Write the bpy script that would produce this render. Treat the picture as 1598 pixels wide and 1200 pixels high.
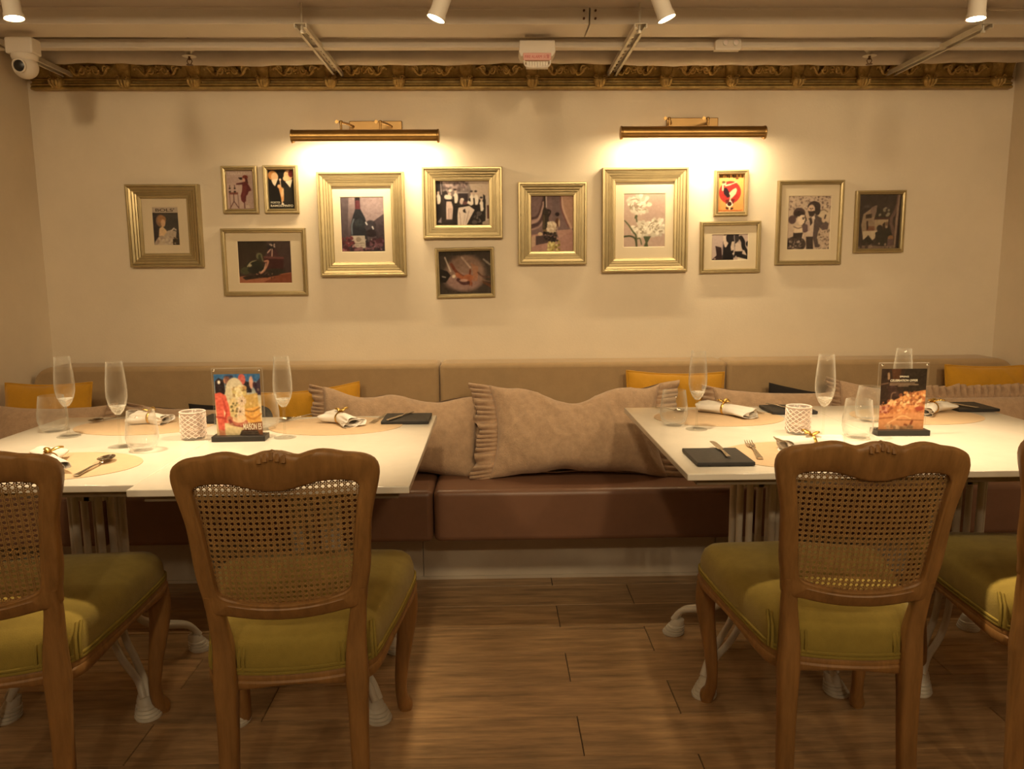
import bpy, math, random
import numpy as np
from mathutils import Vector, Matrix, noise

for o in list(bpy.data.objects): bpy.data.objects.remove(o)
scene = bpy.context.scene
COL = scene.collection
PI = math.pi
def R(d): return math.radians(d)

# ------------------------------------------------------------------ camera
P, YW, RO = R(8.35), R(1.3), R(0.4)
fw = Vector((math.sin(YW)*math.cos(P), math.cos(YW)*math.cos(P), -math.sin(P)))
rt = Vector((math.cos(YW), -math.sin(YW), 0)); up = rt.cross(fw)
r2 = rt*math.cos(RO)-up*math.sin(RO); u2 = rt*math.sin(RO)+up*math.cos(RO)
cd = bpy.data.cameras.new('camera'); cd.sensor_width = 36; cd.lens = 36*1200/1598; cd.clip_start = .02
cam = bpy.data.objects.new('camera', cd); COL.objects.link(cam)
m = Matrix.Identity(4)
for i in range(3):
    m[i][0] = r2[i]; m[i][1] = u2[i]; m[i][2] = -fw[i]
m[2][3] = 1.25
cam.matrix_world = m
scene.camera = cam
# ------------------------------------------------------------------ world, exposure
w = bpy.data.worlds.new('world'); scene.world = w; w.use_nodes = True
w.node_tree.nodes['Background'].inputs[0].default_value = (1, .74, .45, 1)
w.node_tree.nodes['Background'].inputs[1].default_value = .01
scene.view_settings.view_transform = 'Standard'; scene.view_settings.look = 'None'
scene.view_settings.gamma = 1; scene.view_settings.use_curve_mapping = False
scene.view_settings.exposure = 1.38
WARM = (1, .75, .44)
SPOT_E = 31.0      # table spots
REAR_FILL_E = 13.0      # unseen spots further back, added to light chairs and bench from the front
AISLE_FILL_E = 20.0       # unseen spots over the aisle, added as fill on the wall
PIC_E = 1.95        # picture lights

# ------------------------------------------------------------------ materials
def srgb(c):
    c = np.asarray(c, float)/255.
    return np.where(c <= .04045, c/12.92, ((c+.055)/1.055)**2.4)
MATS = {}
def mat(name, col, rough=.5, metal=0, var=0, vs=8, bump=0, bs=60, stretch=None, spec=.5, sheen=0, coat=0, rnd=0, col2=None, coord='Object'):
    m = bpy.data.materials.new(name); m.use_nodes = True; MATS[name] = m
    nt = m.node_tree; N = nt.nodes; L = nt.links; b = N['Principled BSDF']
    b.inputs['Base Color'].default_value = (*col, 1); b.inputs['Roughness'].default_value = rough
    b.inputs['Metallic'].default_value = metal; b.inputs['Specular IOR Level'].default_value = spec
    if sheen: b.inputs['Sheen Weight'].default_value = sheen
    if coat: b.inputs['Coat Weight'].default_value = coat; b.inputs['Coat Roughness'].default_value = .1
    tc = N.new('ShaderNodeTexCoord'); mp = N.new('ShaderNodeMapping'); L.new(tc.outputs[coord], mp.inputs[0])
    if stretch: mp.inputs['Scale'].default_value = stretch
    oi = None
    if rnd or var:
        oi = N.new('ShaderNodeObjectInfo')
        mul = N.new('ShaderNodeMath'); mul.operation = 'MULTIPLY'; mul.inputs[1].default_value = 37.
        L.new(oi.outputs['Random'], mul.inputs[0]); L.new(mul.outputs[0], mp.inputs['Location'])
    if var:
        nz = N.new('ShaderNodeTexNoise'); nz.inputs['Scale'].default_value = vs; nz.inputs['Detail'].default_value = 6; nz.inputs['Roughness'].default_value = .65
        L.new(mp.outputs[0], nz.inputs['Vector'])
        mx = N.new('ShaderNodeMix'); mx.data_type = 'RGBA'
        c2 = col2 if col2 else tuple(x*(1-var) for x in col)
        mx.inputs[6].default_value = (*[min(1, x*(1+var*.5)) for x in col], 1); mx.inputs[7].default_value = (*c2, 1)
        rp = N.new('ShaderNodeMapRange'); rp.inputs[1].default_value = .3; rp.inputs[2].default_value = .7
        L.new(nz.outputs['Fac'], rp.inputs[0]); L.new(rp.outputs[0], mx.inputs[0])
        out = mx.outputs[2]
        if rnd:
            hs = N.new('ShaderNodeHueSaturation'); mr = N.new('ShaderNodeMapRange')
            mr.inputs[3].default_value = 1-rnd; mr.inputs[4].default_value = 1+rnd
            L.new(oi.outputs['Random'], mr.inputs[0]); L.new(mr.outputs[0], hs.inputs['Value']); L.new(out, hs.inputs['Color']); out = hs.outputs[0]
        L.new(out, b.inputs['Base Color'])
    if bump:
        n2 = N.new('ShaderNodeTexNoise'); n2.inputs['Scale'].default_value = bs; n2.inputs['Detail'].default_value = 5
        L.new(mp.outputs[0], n2.inputs['Vector'])
        bp = N.new('ShaderNodeBump'); bp.inputs['Strength'].default_value = bump; bp.inputs['Distance'].default_value = .004
        L.new(n2.outputs['Fac'], bp.inputs['Height']); L.new(bp.outputs[0], b.inputs['Normal'])
    return m
def emat(name, col, s):
    m = bpy.data.materials.new(name); m.use_nodes = True; b = m.node_tree.nodes['Principled BSDF']
    b.inputs['Base Color'].default_value = (*col, 1)
    b.inputs['Emission Color'].default_value = (*col, 1); b.inputs['Emission Strength'].default_value = s
    return m
def thin_glass(name, tint=(.985, .985, .98), blend=.25, rough=.02, edge=0, base=.035):
    m = bpy.data.materials.new(name); m.use_nodes = True; nt = m.node_tree; N = nt.nodes; L = nt.links
    N.remove(N['Principled BSDF']); o = N['Material Output']
    t = N.new('ShaderNodeBsdfTransparent'); t.inputs[0].default_value = (*tint, 1)
    g = N.new('ShaderNodeBsdfGlossy'); g.inputs['Roughness'].default_value = rough
    lw = N.new('ShaderNodeLayerWeight'); lw.inputs['Blend'].default_value = .5
    pw = N.new('ShaderNodeMath'); pw.operation = 'POWER'; pw.inputs[1].default_value = 2.2; L.new(lw.outputs['Facing'], pw.inputs[0])
    ml = N.new('ShaderNodeMath'); ml.operation = 'MULTIPLY_ADD'; ml.inputs[1].default_value = blend; ml.inputs[2].default_value = base; L.new(pw.outputs[0], ml.inputs[0])
    mx = N.new('ShaderNodeMixShader'); L.new(ml.outputs[0], mx.inputs[0]); L.new(t.outputs[0], mx.inputs[1]); L.new(g.outputs[0], mx.inputs[2])
    if edge:
        df = N.new('ShaderNodeBsdfDiffuse'); df.inputs[0].default_value = (.95, .92, .85, 1); m2 = N.new('ShaderNodeMixShader'); m2.inputs[0].default_value = edge  # white diffuse paints in the light that glass edges catch
        L.new(g.outputs[0], m2.inputs[1]); L.new(df.outputs[0], m2.inputs[2]); L.new(m2.outputs[0], mx.inputs[2])
    L.new(mx.outputs[0], o.inputs[0]); return m
def print_mat():
    m = bpy.data.materials.new('printed_paper'); m.use_nodes = True; nt = m.node_tree; b = nt.nodes['Principled BSDF']
    a = nt.nodes.new('ShaderNodeVertexColor'); a.layer_name = 'Col'; nt.links.new(a.outputs[0], b.inputs['Base Color'])
    b.inputs['Roughness'].default_value = .6; b.inputs['Specular IOR Level'].default_value = .2; return m
M_PLASTER = mat('wall_plaster', (.76, .655, .505), .85, var=.06, vs=3, bump=.12, bs=120, spec=.2)
M_WHITE = mat('white_paint', (.70, .62, .52), .55, var=.05, vs=4)
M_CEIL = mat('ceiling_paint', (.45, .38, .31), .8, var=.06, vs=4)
M_PLANK = mat('wood_plank', (.44, .27, .13), .32, var=.5, vs=5, bump=.05, bs=30, stretch=(1.0, 9, 9), rnd=.13)
M_GROUT = mat('grout', (.075, .05, .03), .9, var=.1)
M_PLINTH = mat('plinth_paint', (.60, .52, .42), .6, var=.08, vs=5)
M_LEATHER = mat('brown_leather', (.205, .103, .062), .36, var=.12, vs=6, bump=.06, bs=140)
M_BACKFAB = mat('tan_fabric', (.42, .29, .155), .8, var=.08, vs=20, bump=.15, bs=300, spec=.2, sheen=.2)
M_LINEN = mat('linen', (.53, .36, .23), .9, var=.16, vs=45, bump=.6, bs=190, spec=.1, sheen=.25)
M_MUST = mat('mustard_velvet', (.56, .28, .02), .8, var=.12, vs=12, bump=.2, bs=200, spec=.15, sheen=.3)
M_BLACKFAB = mat('black_fabric', (.022, .018, .017), .85, var=.1, bump=.2, bs=200, spec=.2)
M_QUARTZ = mat('white_quartz', (.80, .74, .64), .10, var=.07, vs=7, spec=.5)
M_TABLEWOOD = mat('table_underframe', (.26, .20, .13), .6, var=.1)
M_IRON = mat('white_iron', (.68, .62, .52), .4, var=.06, vs=14)
M_WOOD = mat('chair_oak', (.35, .175, .055), .42, var=.32, vs=6, bump=.06, bs=40, stretch=(8, 8, 1.0))
M_CANE = mat('cane', (.42, .24, .085), .5, var=.2, vs=40)
M_OLIVE = mat('olive_fabric', (.36, .262, .055), .85, var=.12, vs=30, bump=.25, bs=350, spec=.1, sheen=.15)
M_OLIVEP = mat('olive_piping', (.34, .25, .055), .8, var=.12, vs=30, bump=.2, bs=350, spec=.1)
M_GOLDF = mat('champagne_gold', (.46, .365, .195), .30, .72, var=.10, vs=20, stretch=(1, 1, 1))
M_BRASS = mat('brass', (.36, .22, .085), .42, .85, var=.12, vs=10)
M_BRASSD = mat('aged_brass', (.42, .25, .085), .34, .9, var=.2, vs=25)
M_GILT = mat('gilt_plaster', (.40, .27, .085), .45, .35, var=.4, vs=30, col2=(.22, .135, .035))
M_GILT2 = mat('gilt_relief', (.52, .36, .13), .42, .35, var=.4, vs=40, col2=(.27, .165, .045))
M_MATB = mat('mat_board', (.76, .64, .46), .8, var=.03)
M_PRINT = print_mat()
M_PANE = thin_glass('picture_glass', (.99, .99, .985), .12)
M_ACRY = thin_glass('clear_acrylic', (.985, .985, .97), .5, edge=.4)
M_GLASS = thin_glass('wine_glass', (.985, .985, .978), .7, edge=.45)
M_FOOTG = thin_glass('glass_stem', (.975, .975, .96), .16, edge=.85, base=.02)
M_THICKG = thin_glass('thick_glass', (.97, .97, .955), .5, edge=.8, base=.16)  # whitened mix stands in for light caught by the flute bowl bottom
M_FROST = thin_glass('pressed_glass', (.88, .80, .76), .9, .15, edge=.8, base=.22)
M_BLACKP = mat('black_plastic', (.018, .015, .014), .35, var=.05)
M_SLATE = mat('black_slate', (.022, .020, .020), .55, var=.2, vs=20, bump=.15, bs=90)
M_STEEL = mat('steel', (.62, .56, .48), .16, 1, var=.05)
M_GALV = mat('galvanised_steel', (.66, .60, .50), .45, .35, var=.12, vs=20)
M_NAPKIN = mat('white_linen', (.80, .75, .68), .9, var=.04, vs=20, bump=.2, bs=250, spec=.1)
M_GOLD = mat('gold_leaf', (.72, .47, .13), .28, .95, var=.1)
M_MAT = mat('placemat_vinyl', (.62, .45, .28), .6, var=.06, vs=40, bump=.1, bs=400)
M_WAX = mat('candle_wax', (.80, .68, .56), .5, var=.03)
M_CRYST = mat('frosted_lattice', (.80, .68, .62), .25, var=.05)
M_RED = mat('red_ink', (.42, .03, .03), .5)
M_SIGN = mat('pale_red_sign', (.62, .30, .24), .4, var=.04)
M_DARKB = mat('dark_bronze', (.12, .06, .03), .4, .6)
M_INKL = mat('pale_ink', (.85, .78, .62), .6)
M_INKD = mat('dark_ink', (.06, .03, .015), .6)
M_PIPE = mat('pipe_wrap', (.58, .50, .41), .75, var=.12, vs=9, bump=.4, bs=25)
M_LENS = emat('spot_lens_glow', (1, .80, .50), 14)
M_STRIP = emat('lamp_tube_glow', (1, .76, .42), 9)
# ------------------------------------------------------------------ mesh helpers
class MB:
    def __init__(s): s.v = []; s.f = []; s.mi = []; s.cur = 0
    def add(s, vs, fs):
        n = len(s.v); s.v += [tuple(v) for v in vs]
        s.f += [tuple(i+n for i in f) for f in fs]; s.mi += [s.cur]*len(fs)
    def box(s, x0, y0, z0, x1, y1, z1):
        s.add([(x0,y0,z0),(x1,y0,z0),(x1,y1,z0),(x0,y1,z0),(x0,y0,z1),(x1,y0,z1),(x1,y1,z1),(x0,y1,z1)],
              [(0,3,2,1),(4,5,6,7),(0,1,5,4),(1,2,6,5),(2,3,7,6),(3,0,4,7)])
        return s
    def cbox(s, c, sz, M=None):
        h = Vector(sz)/2; c = Vector(c); vs = []
        for z in (-1, 1):
            for x, y in ((-1,-1),(1,-1),(1,1),(-1,1)):
                p = Vector((x*h.x, y*h.y, z*h.z)); p = M @ p if M else p; vs.append(c+p)
        s.add(vs, [(0,3,2,1),(4,5,6,7),(0,1,5,4),(1,2,6,5),(2,3,7,6),(3,0,4,7)]); return s
    def lathe(s, prof, n=32, c=(0,0,0), M=None, cap=True):
        c = Vector(c); vs = []
        for r, z in prof:
            for k in range(n):
                a = 2*PI*k/n; p = Vector((r*math.cos(a), r*math.sin(a), z)); p = M @ p if M else p; vs.append(c+p)
        fs = []
        for i in range(len(prof)-1):
            for k in range(n):
                k2 = (k+1) % n; fs.append((i*n+k, i*n+k2, (i+1)*n+k2, (i+1)*n+k))
        if cap:
            if prof[0][0] > 1e-5: fs.append(tuple(range(n-1, -1, -1)))
            if prof[-1][0] > 1e-5: fs.append(tuple((len(prof)-1)*n+k for k in range(n)))
        s.add(vs, fs); return s
    def tube(s, path, rad, n=10, sx=1, sy=1, closed=False, cap=True, upv=None, pw=2):
        path = [Vector(p) for p in path]; m = len(path)
        if not hasattr(rad, '__len__'): rad = [rad]*m
        vs = []; nrm = None
        for i, p in enumerate(path):
            if closed: t = path[(i+1) % m]-path[i-1]
            else: t = path[min(i+1, m-1)]-path[max(i-1, 0)]
            t.normalize()
            if nrm is None:
                a = Vector(upv) if upv else (Vector((0,0,1)) if abs(t.z) < .9 else Vector((0,1,0)))
                nrm = (a-t*a.dot(t)).normalized()
            else: nrm = (nrm-t*nrm.dot(t)).normalized()
            b = t.cross(nrm)
            for k in range(n):
                a = 2*PI*k/n; ca, sa = math.cos(a), math.sin(a)
                if pw != 2:
                    ca = math.copysign(abs(ca)**(2/pw), ca); sa = math.copysign(abs(sa)**(2/pw), sa)
                r = rad[i]
                if hasattr(r, '__len__'): rx, ry = r
                else: rx, ry = r*sx, r*sy
                vs.append(p+nrm*(ca*rx)+b*(sa*ry))
        fs = []
        for i in range(m if closed else m-1):
            j = (i+1) % m
            for k in range(n):
                k2 = (k+1) % n; fs.append((i*n+k, i*n+k2, j*n+k2, j*n+k))
        if cap and not closed:
            fs.append(tuple(range(n-1, -1, -1))); fs.append(tuple((m-1)*n+k for k in range(n)))
        s.add(vs, fs); return s
    def grid(s, nu, nv, fn, flip=False, closeu=False):
        vs = [fn(i/(nu if closeu else nu-1), j/(nv-1)) for j in range(nv) for i in range(nu)]
        fs = []
        for j in range(nv-1):
            for i in range(nu if closeu else nu-1):
                i2 = (i+1) % nu; q = (j*nu+i, j*nu+i2, (j+1)*nu+i2, (j+1)*nu+i)
                fs.append(q[::-1] if flip else q)
        s.add(vs, fs); return s
    def loops(s, ls, cap0=True, cap1=True, ring=False):
        n = len(ls[0]); vs = [p for l in ls for p in l]; fs = []
        K = len(ls)
        for i in range(K if ring else K-1):
            j = (i+1) % K
            for k in range(n):
                k2 = (k+1) % n; fs.append((i*n+k, i*n+k2, j*n+k2, j*n+k))
        if not ring:
            if cap0: fs.append(tuple(range(n-1, -1, -1)))
            if cap1: fs.append(tuple((K-1)*n+k for k in range(n)))
        s.add(vs, fs); return s
    def mesh(s, name, mats, smooth=40):
        me = bpy.data.meshes.new(name); me.from_pydata(s.v, [], s.f)
        for m in (mats if isinstance(mats, (list, tuple)) else [mats]): me.materials.append(m)
        if any(s.mi): me.polygons.foreach_set('material_index', s.mi)
        if smooth:
            me.polygons.foreach_set('use_smooth', [True]*len(s.f))
            if smooth < 180: me.set_sharp_from_angle(angle=R(smooth))
        me.update(); return me
    def build(s, name, mats, parent=None, smooth=40, bevel=0, seg=2, loc=None, recalc=True):
        me = s.mesh(name, mats, smooth)
        if recalc:
            import bmesh
            bm = bmesh.new(); bm.from_mesh(me); bmesh.ops.recalc_face_normals(bm, faces=bm.faces); bm.to_mesh(me); bm.free()
        o = bpy.data.objects.new(name, me); COL.objects.link(o)
        if parent: o.parent = parent
        if loc: o.location = loc
        if bevel:
            b = o.modifiers.new('Bevel', 'BEVEL'); b.width = bevel; b.segments = seg; b.limit_method = 'ANGLE'; b.angle_limit = R(35); b.harden_normals = False
        return o
def tag(o, label=None, cat=None, group=None, kind=None):
    if label: o['label'] = label
    if cat: o['category'] = cat
    if group: o['group'] = group
    if kind: o['kind'] = kind
    return o
def thing(name, label, cat, loc=(0,0,0), rz=0, group=None):
    o = bpy.data.objects.new(name, None); o.empty_display_size = .05; COL.objects.link(o)
    o.location = loc; o.rotation_euler = (0, 0, rz); return tag(o, label, cat, group)
def part(o, parent): o.parent = parent; return o
def copy_tree(o, parent=None, kids=None):
    c = o.copy(); COL.objects.link(c); c.parent = parent
    for ch in list(o.children): copy_tree(ch, c)
    return c
def struct(o): o['kind'] = 'structure'; return o
def catmull(pts, n, closed=False):
    pts = [Vector(p) for p in pts]; out = []; m = len(pts)
    segs = m if closed else m-1
    for i in range(segs):
        p1, p2 = pts[i], pts[(i+1) % m]
        p0 = pts[i-1] if (closed or i > 0) else p1*2-p2
        p3 = pts[(i+2) % m] if (closed or i < m-2) else p2*2-p1
        for k in range(n):
            t = k/n; out.append(.5*((2*p1)+(p2-p0)*t+(2*p0-5*p1+4*p2-p3)*t*t+(3*p1-p0-3*p2+p3)*t**3))
    if not closed: out.append(pts[-1].copy())
    return out
def text_mesh(txt, height, width, mat_, parent, loc, name='lettering', shear=0, bold=0):
    cu = bpy.data.curves.new('t', 'FONT'); cu.body = txt; cu.align_x = 'CENTER'; cu.align_y = 'CENTER'; cu.size = 1; cu.offset = bold; cu.shear = shear
    t = bpy.data.objects.new('t', cu); COL.objects.link(t)
    dg = bpy.context.evaluated_depsgraph_get(); me = bpy.data.meshes.new_from_object(t.evaluated_get(dg))
    bpy.data.objects.remove(t); me.name = name
    co = np.array([v.co[:] for v in me.vertices])
    if len(co) == 0: return None
    lo, hi = co.min(0), co.max(0); c = (lo+hi)/2
    sx = width/(hi[0]-lo[0]); sy = height/(hi[1]-lo[1])
    for v in me.vertices:
        x, y, z = v.co; v.co = ((x-c[0])*sx, 0, (y-c[1])*sy)
    me.materials.clear(); me.materials.append(mat_)
    o = bpy.data.objects.new(name, me); COL.objects.link(o); o.parent = parent; o.location = loc
    return o

# ================================================================== SETTING
XL, XR, YB, YF, ZC = -1.935, 2.245, 3.40, -1.9, 2.50
fl = struct(MB().box(XL-.1, YF-.1, -.05, XR+.1, YB+.1, -.003).build('floor', M_GROUT, smooth=0))
PLW, PLL = .1835, 1.19
plank_cache = {}
row = 0; y0 = 2.94-PLW*27
for k in range(28):
    ya, yb = y0+k*PLW, y0+(k+1)*PLW
    if yb < YF or ya > 3.06: continue
    ya = max(ya, YF)
    off = .224 if k % 2 else .522
    x = off-PLL*4
    while x < XR:
        xa, xb = max(x, XL), min(x+PLL, XR)
        if xb-xa > .02:
            key = (round(xb-xa, 3), round(yb-ya, 3))
            if key not in plank_cache:
                lx, ly = (xb-xa)/2-.0011, (yb-ya)/2-.0011
                b = MB().box(-lx, -ly, -.003, lx, ly, 0)
                b.v[4:] = [(vx*(1-.0012/lx), vy*(1-.0012/ly), vz) for vx, vy, vz in b.v[4:]]
                b.v[:4] = [(vx, vy, vz) for vx, vy, vz in b.v[:4]]
                plank_cache[key] = b.mesh('plank', M_PLANK, 0)
            o = bpy.data.objects.new('plank', plank_cache[key]); COL.objects.link(o); o.parent = fl
            o.location = ((xa+xb)/2, (ya+yb)/2, 0)
        x += PLL
struct(MB().box(XL-.12, YB, -.05, XR+.12, YB+.12, ZC).build('wall_back', M_PLASTER, smooth=0))
struct(MB().box(XL-.12, YF, -.05, XL, YB, ZC).build('wall_left', M_PLASTER, smooth=0))
struct(MB().box(XR, YF, -.05, XR+.12, YB, ZC).build('wall_right', M_PLASTER, smooth=0))
struct(MB().box(XL-.12, YF-.12, -.05, XR+.12, YF, ZC).build('wall_front', M_PLASTER, smooth=0))
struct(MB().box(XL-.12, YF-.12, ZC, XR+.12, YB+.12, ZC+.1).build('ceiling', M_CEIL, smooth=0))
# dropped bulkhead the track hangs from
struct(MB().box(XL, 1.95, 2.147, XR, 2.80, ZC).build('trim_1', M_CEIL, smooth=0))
# white ventilation box along the ceiling, two lengths bolted together
def duct(xa, xb, label, bolts):
    t = thing('air_duct', label, 'air duct', ((xa+xb)/2, 2.88, 2.093), group='white air duct lengths under the ceiling'); h = (xb-xa)/2
    MB().box(-h, -.08, 0, h, .07, .10).build('duct_body', M_WHITE, t, 0, .003)
    MB().box(-h, -.083, .047, h, -.08, .056).build('seam_strip', M_WHITE, t, 0)
    for bx in bolts:
        for bz in (.018, .044):
            MB().lathe([(.004, 0), (.004, .006), (.002, .007)], 8, (bx-(xa+xb)/2, -.08, bz), Matrix.Rotation(PI/2, 3, 'X')).build('bolt', M_DARKB, t)
duct(XL+.003, .338, 'long white painted air duct box above the left wall lamp', (.32,))
duct(.342, XR-.003, 'white painted air duct box above the right wall lamp', (.36,))
# cable trunking
t = thing('cable_trunking', 'white cable trunking running the length of the wall behind the duct', 'trunking', (.155, 3.0, 2.066))
MB().box(-2.085, -.02, 0, 2.085, .02, .032).build('trunking_body', M_WHITE, t, 0, .002)
MB().box(-2.085, -.0215, .006, 2.085, -.02, .009).build('lid_edge', M_WHITE, t, 0)
# lagged pipe resting on the channels
pts = [(x, 3.262+.004*math.sin(x*2.1), 2.114+.004*math.sin(x*3.3+1)+.003*math.sin(x*7)) for x in np.linspace(XL+.04, XR-.02, 90)]
pp = MB().tube(pts, [.036+.0018*math.sin(i*1.9)+.001*math.sin(i*.7) for i in range(90)], 18)
tag(pp.build('lagged_pipe', M_PIPE), 'long white lagged pipe above the gilded cornice', 'pipe')
t2 = [(x, 3.2, 2.175+.006*math.sin(x*2.7)) for x in np.linspace(XL+.04, XR-.02, 40)]
tag(MB().tube(t2, .014, 10).build('thin_conduit', M_PIPE), 'thin pipe in the dark gap over the lagged pipe', 'pipe')
# cornice
prof = [(0, 2.009), (.030, 2.009), (.034, 2.012), (.034, 2.020), (.028, 2.024), (.024, 2.027), (.030, 2.030), (.032, 2.036), (.026, 2.042), (.018, 2.045), (.018, 2.056),
        (.030, 2.058), (.033, 2.062), (.030, 2.066), (.024, 2.069), (.028, 2.088), (.038, 2.108), (.052, 2.125), (.056, 2.135), (0, 2.135)]
def zmap(z): return 2.009+(z-2.009)*.77 if z < 2.069 else 2.0552+(z-2.069)*(2.135-2.0552)/.066
prof = [(d, zmap(z)) for d, z in prof]
cx0, cx1 = -1.905, 2.215
cm = MB(); cm.loops([[(x, YB-d, z) for d, z in prof] for x in (cx0, cx1)])
cor = struct(cm.build('trim_2', M_GILT, smooth=30))
cor['label'] = 'ornate gilded cornice with brackets'
cxs = [-1.796, -1.519, -1.233, -.949, -.67, -.387, -.107, .171, .454, .733, 1.011, 1.291, 1.57, 1.852, 2.145]
# bracket: scrolled shield with acanthus tongue
def bracket_mesh():
    b = MB()
    ls = []
    for z, hw, d in [(2.128, .034, .058), (2.112, .033, .058), (2.094, .027, .050), (2.076, .022, .046), (2.062, .024, .050), (2.050, .027, .056), (2.038, .025, .054), (2.024, .020, .046), (2.014, .013, .040)]:
        ls.append([(-hw, 0, z), (-hw, -d*.75, z), (-hw*.6, -d, z), (0, -d*1.06, z), (hw*.6, -d, z), (hw, -d*.75, z), (hw, 0, z)])
    b.loops(ls)
    for i in (-1, 0, 1):
        b.tube([(i*.012, -.052, 2.052), (i*.014, -.064, 2.044), (i*.013, -.062, 2.030), (i*.009, -.048, 2.016)], [.003, .006, .0055, .003], 6)
    for sx in (-1, 1):
        sp = [(sx*(.017+.010*math.cos(a)*(1-a/9)), -.054, 2.062+.010*math.sin(a)*(1-a/9)) for a in np.linspace(0, 7, 16)]
        b.tube(sp, .003, 5)
    b.v = [(x, y, zmap(z)) for x, y, z in b.v]
    return b.mesh('bracket', M_GILT2, 50)
bm_ = bracket_mesh()
for x in cxs:
    o = bpy.data.objects.new('bracket', bm_); COL.objects.link(o); o.parent = cor; o.location = (x, YB, 0)
# scroll relief in each bay
def relief_mesh(L):
    b = MB(); h = L/2-.045
    def surf(x, z):
        tt = (z-2.069)/(2.125-2.069); return -(.026+tt*.030)-.003
    zc = 2.092
    for sx in (-1, 1):
        for ph, x0 in ((0, .028), (1, .068)):
            if x0 > h: continue
            sg = 1 if ph else -1
            sp = []
            for a in np.linspace(0, 9.5, 30):
                r = .013*(1-a/11.5); x = sx*(x0+r*math.cos(a)); z = zc+.004+sg*r*math.sin(a)*1.05; sp.append((x, surf(x, z), z))
            b.tube(sp, np.linspace(.0050, .0034, 30).tolist(), 5)
        lf = []
        for a in np.linspace(0, 1, 14):
            x = sx*(.006+a*(h-.006)); z = zc+.012*math.sin(a*9); lf.append((x, surf(x, z)-.0005, z))
        b.tube(lf, [.003+.004*abs(math.sin(i*1.3)) for i in range(14)], 5)
    for k in range(7):
        a = 2*PI*k/7; x = .010*math.cos(a); z = zc+.004+.010*math.sin(a); b.lathe([(.0005, 0), (.005, .001), (.004, .004), (.0005, .005)], 8, (x, surf(x, z), z), Matrix.Rotation(PI/2, 3, 'X'))
    b.lathe([(.0005, 0), (.006, .001), (.005, .005), (.0005, .007)], 8, (0, surf(0, zc), zc+.004), Matrix.Rotation(PI/2, 3, 'X'))
    b.v = [(x, y, zmap(z)-.004) for x, y, z in b.v]
    return b.mesh('scroll_relief', M_GILT2, 60)
rm = relief_mesh(.28)
for a, b_ in zip(cxs[:-1], cxs[1:]):
    o = bpy.data.objects.new('scroll_relief', rm); COL.objects.link(o); o.parent = cor; o.location = ((a+b_)/2, YB, 0)
# slotted steel channels with hanger rods
def strut(x, label):
    t = thing('strut_channel', label, 'steel channel', (x, 3.055, 2.058), group='slotted steel channels under the duct'); h = .325
    b = MB()
    for s in (-1, 1):
        b.box(s*.0195-.0012, -h, .002, s*.0195+.0012, h, .018); b.box(s*.015-.0045, -h, .002, s*.015+.0045, h, .0035)
    b.build('channel_sides', M_GALV, t, 0)
    b = MB(); n = 13; st = 2*h/n
    b.box(-.0195, -h, .0165, -.006, h, .018); b.box(.006, -h, .0165, .0195, h, .018)
    for k in range(n+1):
        yy = -h+k*st; b.box(-.006, max(-h, yy-.012), .0165, .006, min(h, yy+.012), .018)
    b.build('slotted_web', M_GALV, t, 0)
    MB().lathe([(.004, -.004), (.004, .0888)], 8, (0, -h+.022, 0)).build('hanger_rod', M_GALV, t)
    MB().lathe([(.008, -.004), (.008, .003)], 6, (0, -h+.022, -.004)).build('nut', M_GALV, t)
strut(-1.752, 'slotted steel channel behind the white dome camera'); strut(-.637, 'slotted steel channel above the left brass wall lamp')
strut(.505, 'slotted steel channel above the carnation picture'); strut(1.69, 'slotted steel channel at the far right of the ceiling')
# sprinklers
def sprinkler(x, label):
    t = thing('sprinkler', label, 'sprinkler', (x, 3.12, 2.095), group='ceiling sprinklers')
    MB().lathe([(.020, .002), (.020, 0), (.012, -.010), (.008, -.020), (.005, -.022)], 18).build('socket', M_GALV, t)
    b = MB(); b.lathe([(.0045, -.020), (.0045, -.034), (.003, -.036)], 10)
    for s in (-1, 1): b.tube([(s*.004, 0, -.030), (s*.010, 0, -.040), (s*.004, 0, -.052)], .0018, 6)
    b.build('frame_arms', M_DARKB, t); MB().lathe([(.012, -.052), (.013, -.053), (.012, -.0545)], 16).build('deflector', M_DARKB, t)
    MB().lathe([(.026, -.0215), (.026, -.0225)], 24).build('escutcheon', M_GALV, t)
    MB().lathe([(.004, 0), (.004, .405)], 8).build('drop_pipe', M_GALV, t)
sprinkler(-1.155, 'small bronze ceiling sprinkler above the small poster pictures'); sprinkler(1.475, 'small bronze ceiling sprinkler near the right end of the cornice')
# fire alarm unit
t = thing('fire_alarm', 'white fire alarm sounder with red lettered sign below the duct', 'fire alarm', (.165, 2.93, 2.002))
b = MB(); b.loops([[(-.063, -.03, .068), (.063, -.03, .068), (.063, .045, .068), (-.063, .045, .068)], [(-.066, -.033, .028), (.066, -.033, .028), (.066, .045, .028), (-.066, .045, .028)], [(-.060, -.030, .012), (.055, -.030, .012), (.055, .045, .012), (-.060, .045, .012)]])
b.build('mounting_box', M_WHITE, t, 0, .003)
MB().box(-.051, -.040, -.004, .049, -.030, .022).build('sign', M_SIGN, t, 0, .002)
text_mesh('FIRE ALARM \u706b\u8b66', .013, .088, M_RED, t, (-.001, -.0404, .009))
b = MB(); b.box(-.040, -.028, -.026, .040, -.002, -.004); b.build('sounder', M_WHITE, t, 0, .003)
b = MB()
for k in range(8): b.box(-.036+k*.0095, -.033, -.023, -.031+k*.0095, -.028, -.006)
b.build('grille', M_GALV, t, 0, .001)
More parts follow.
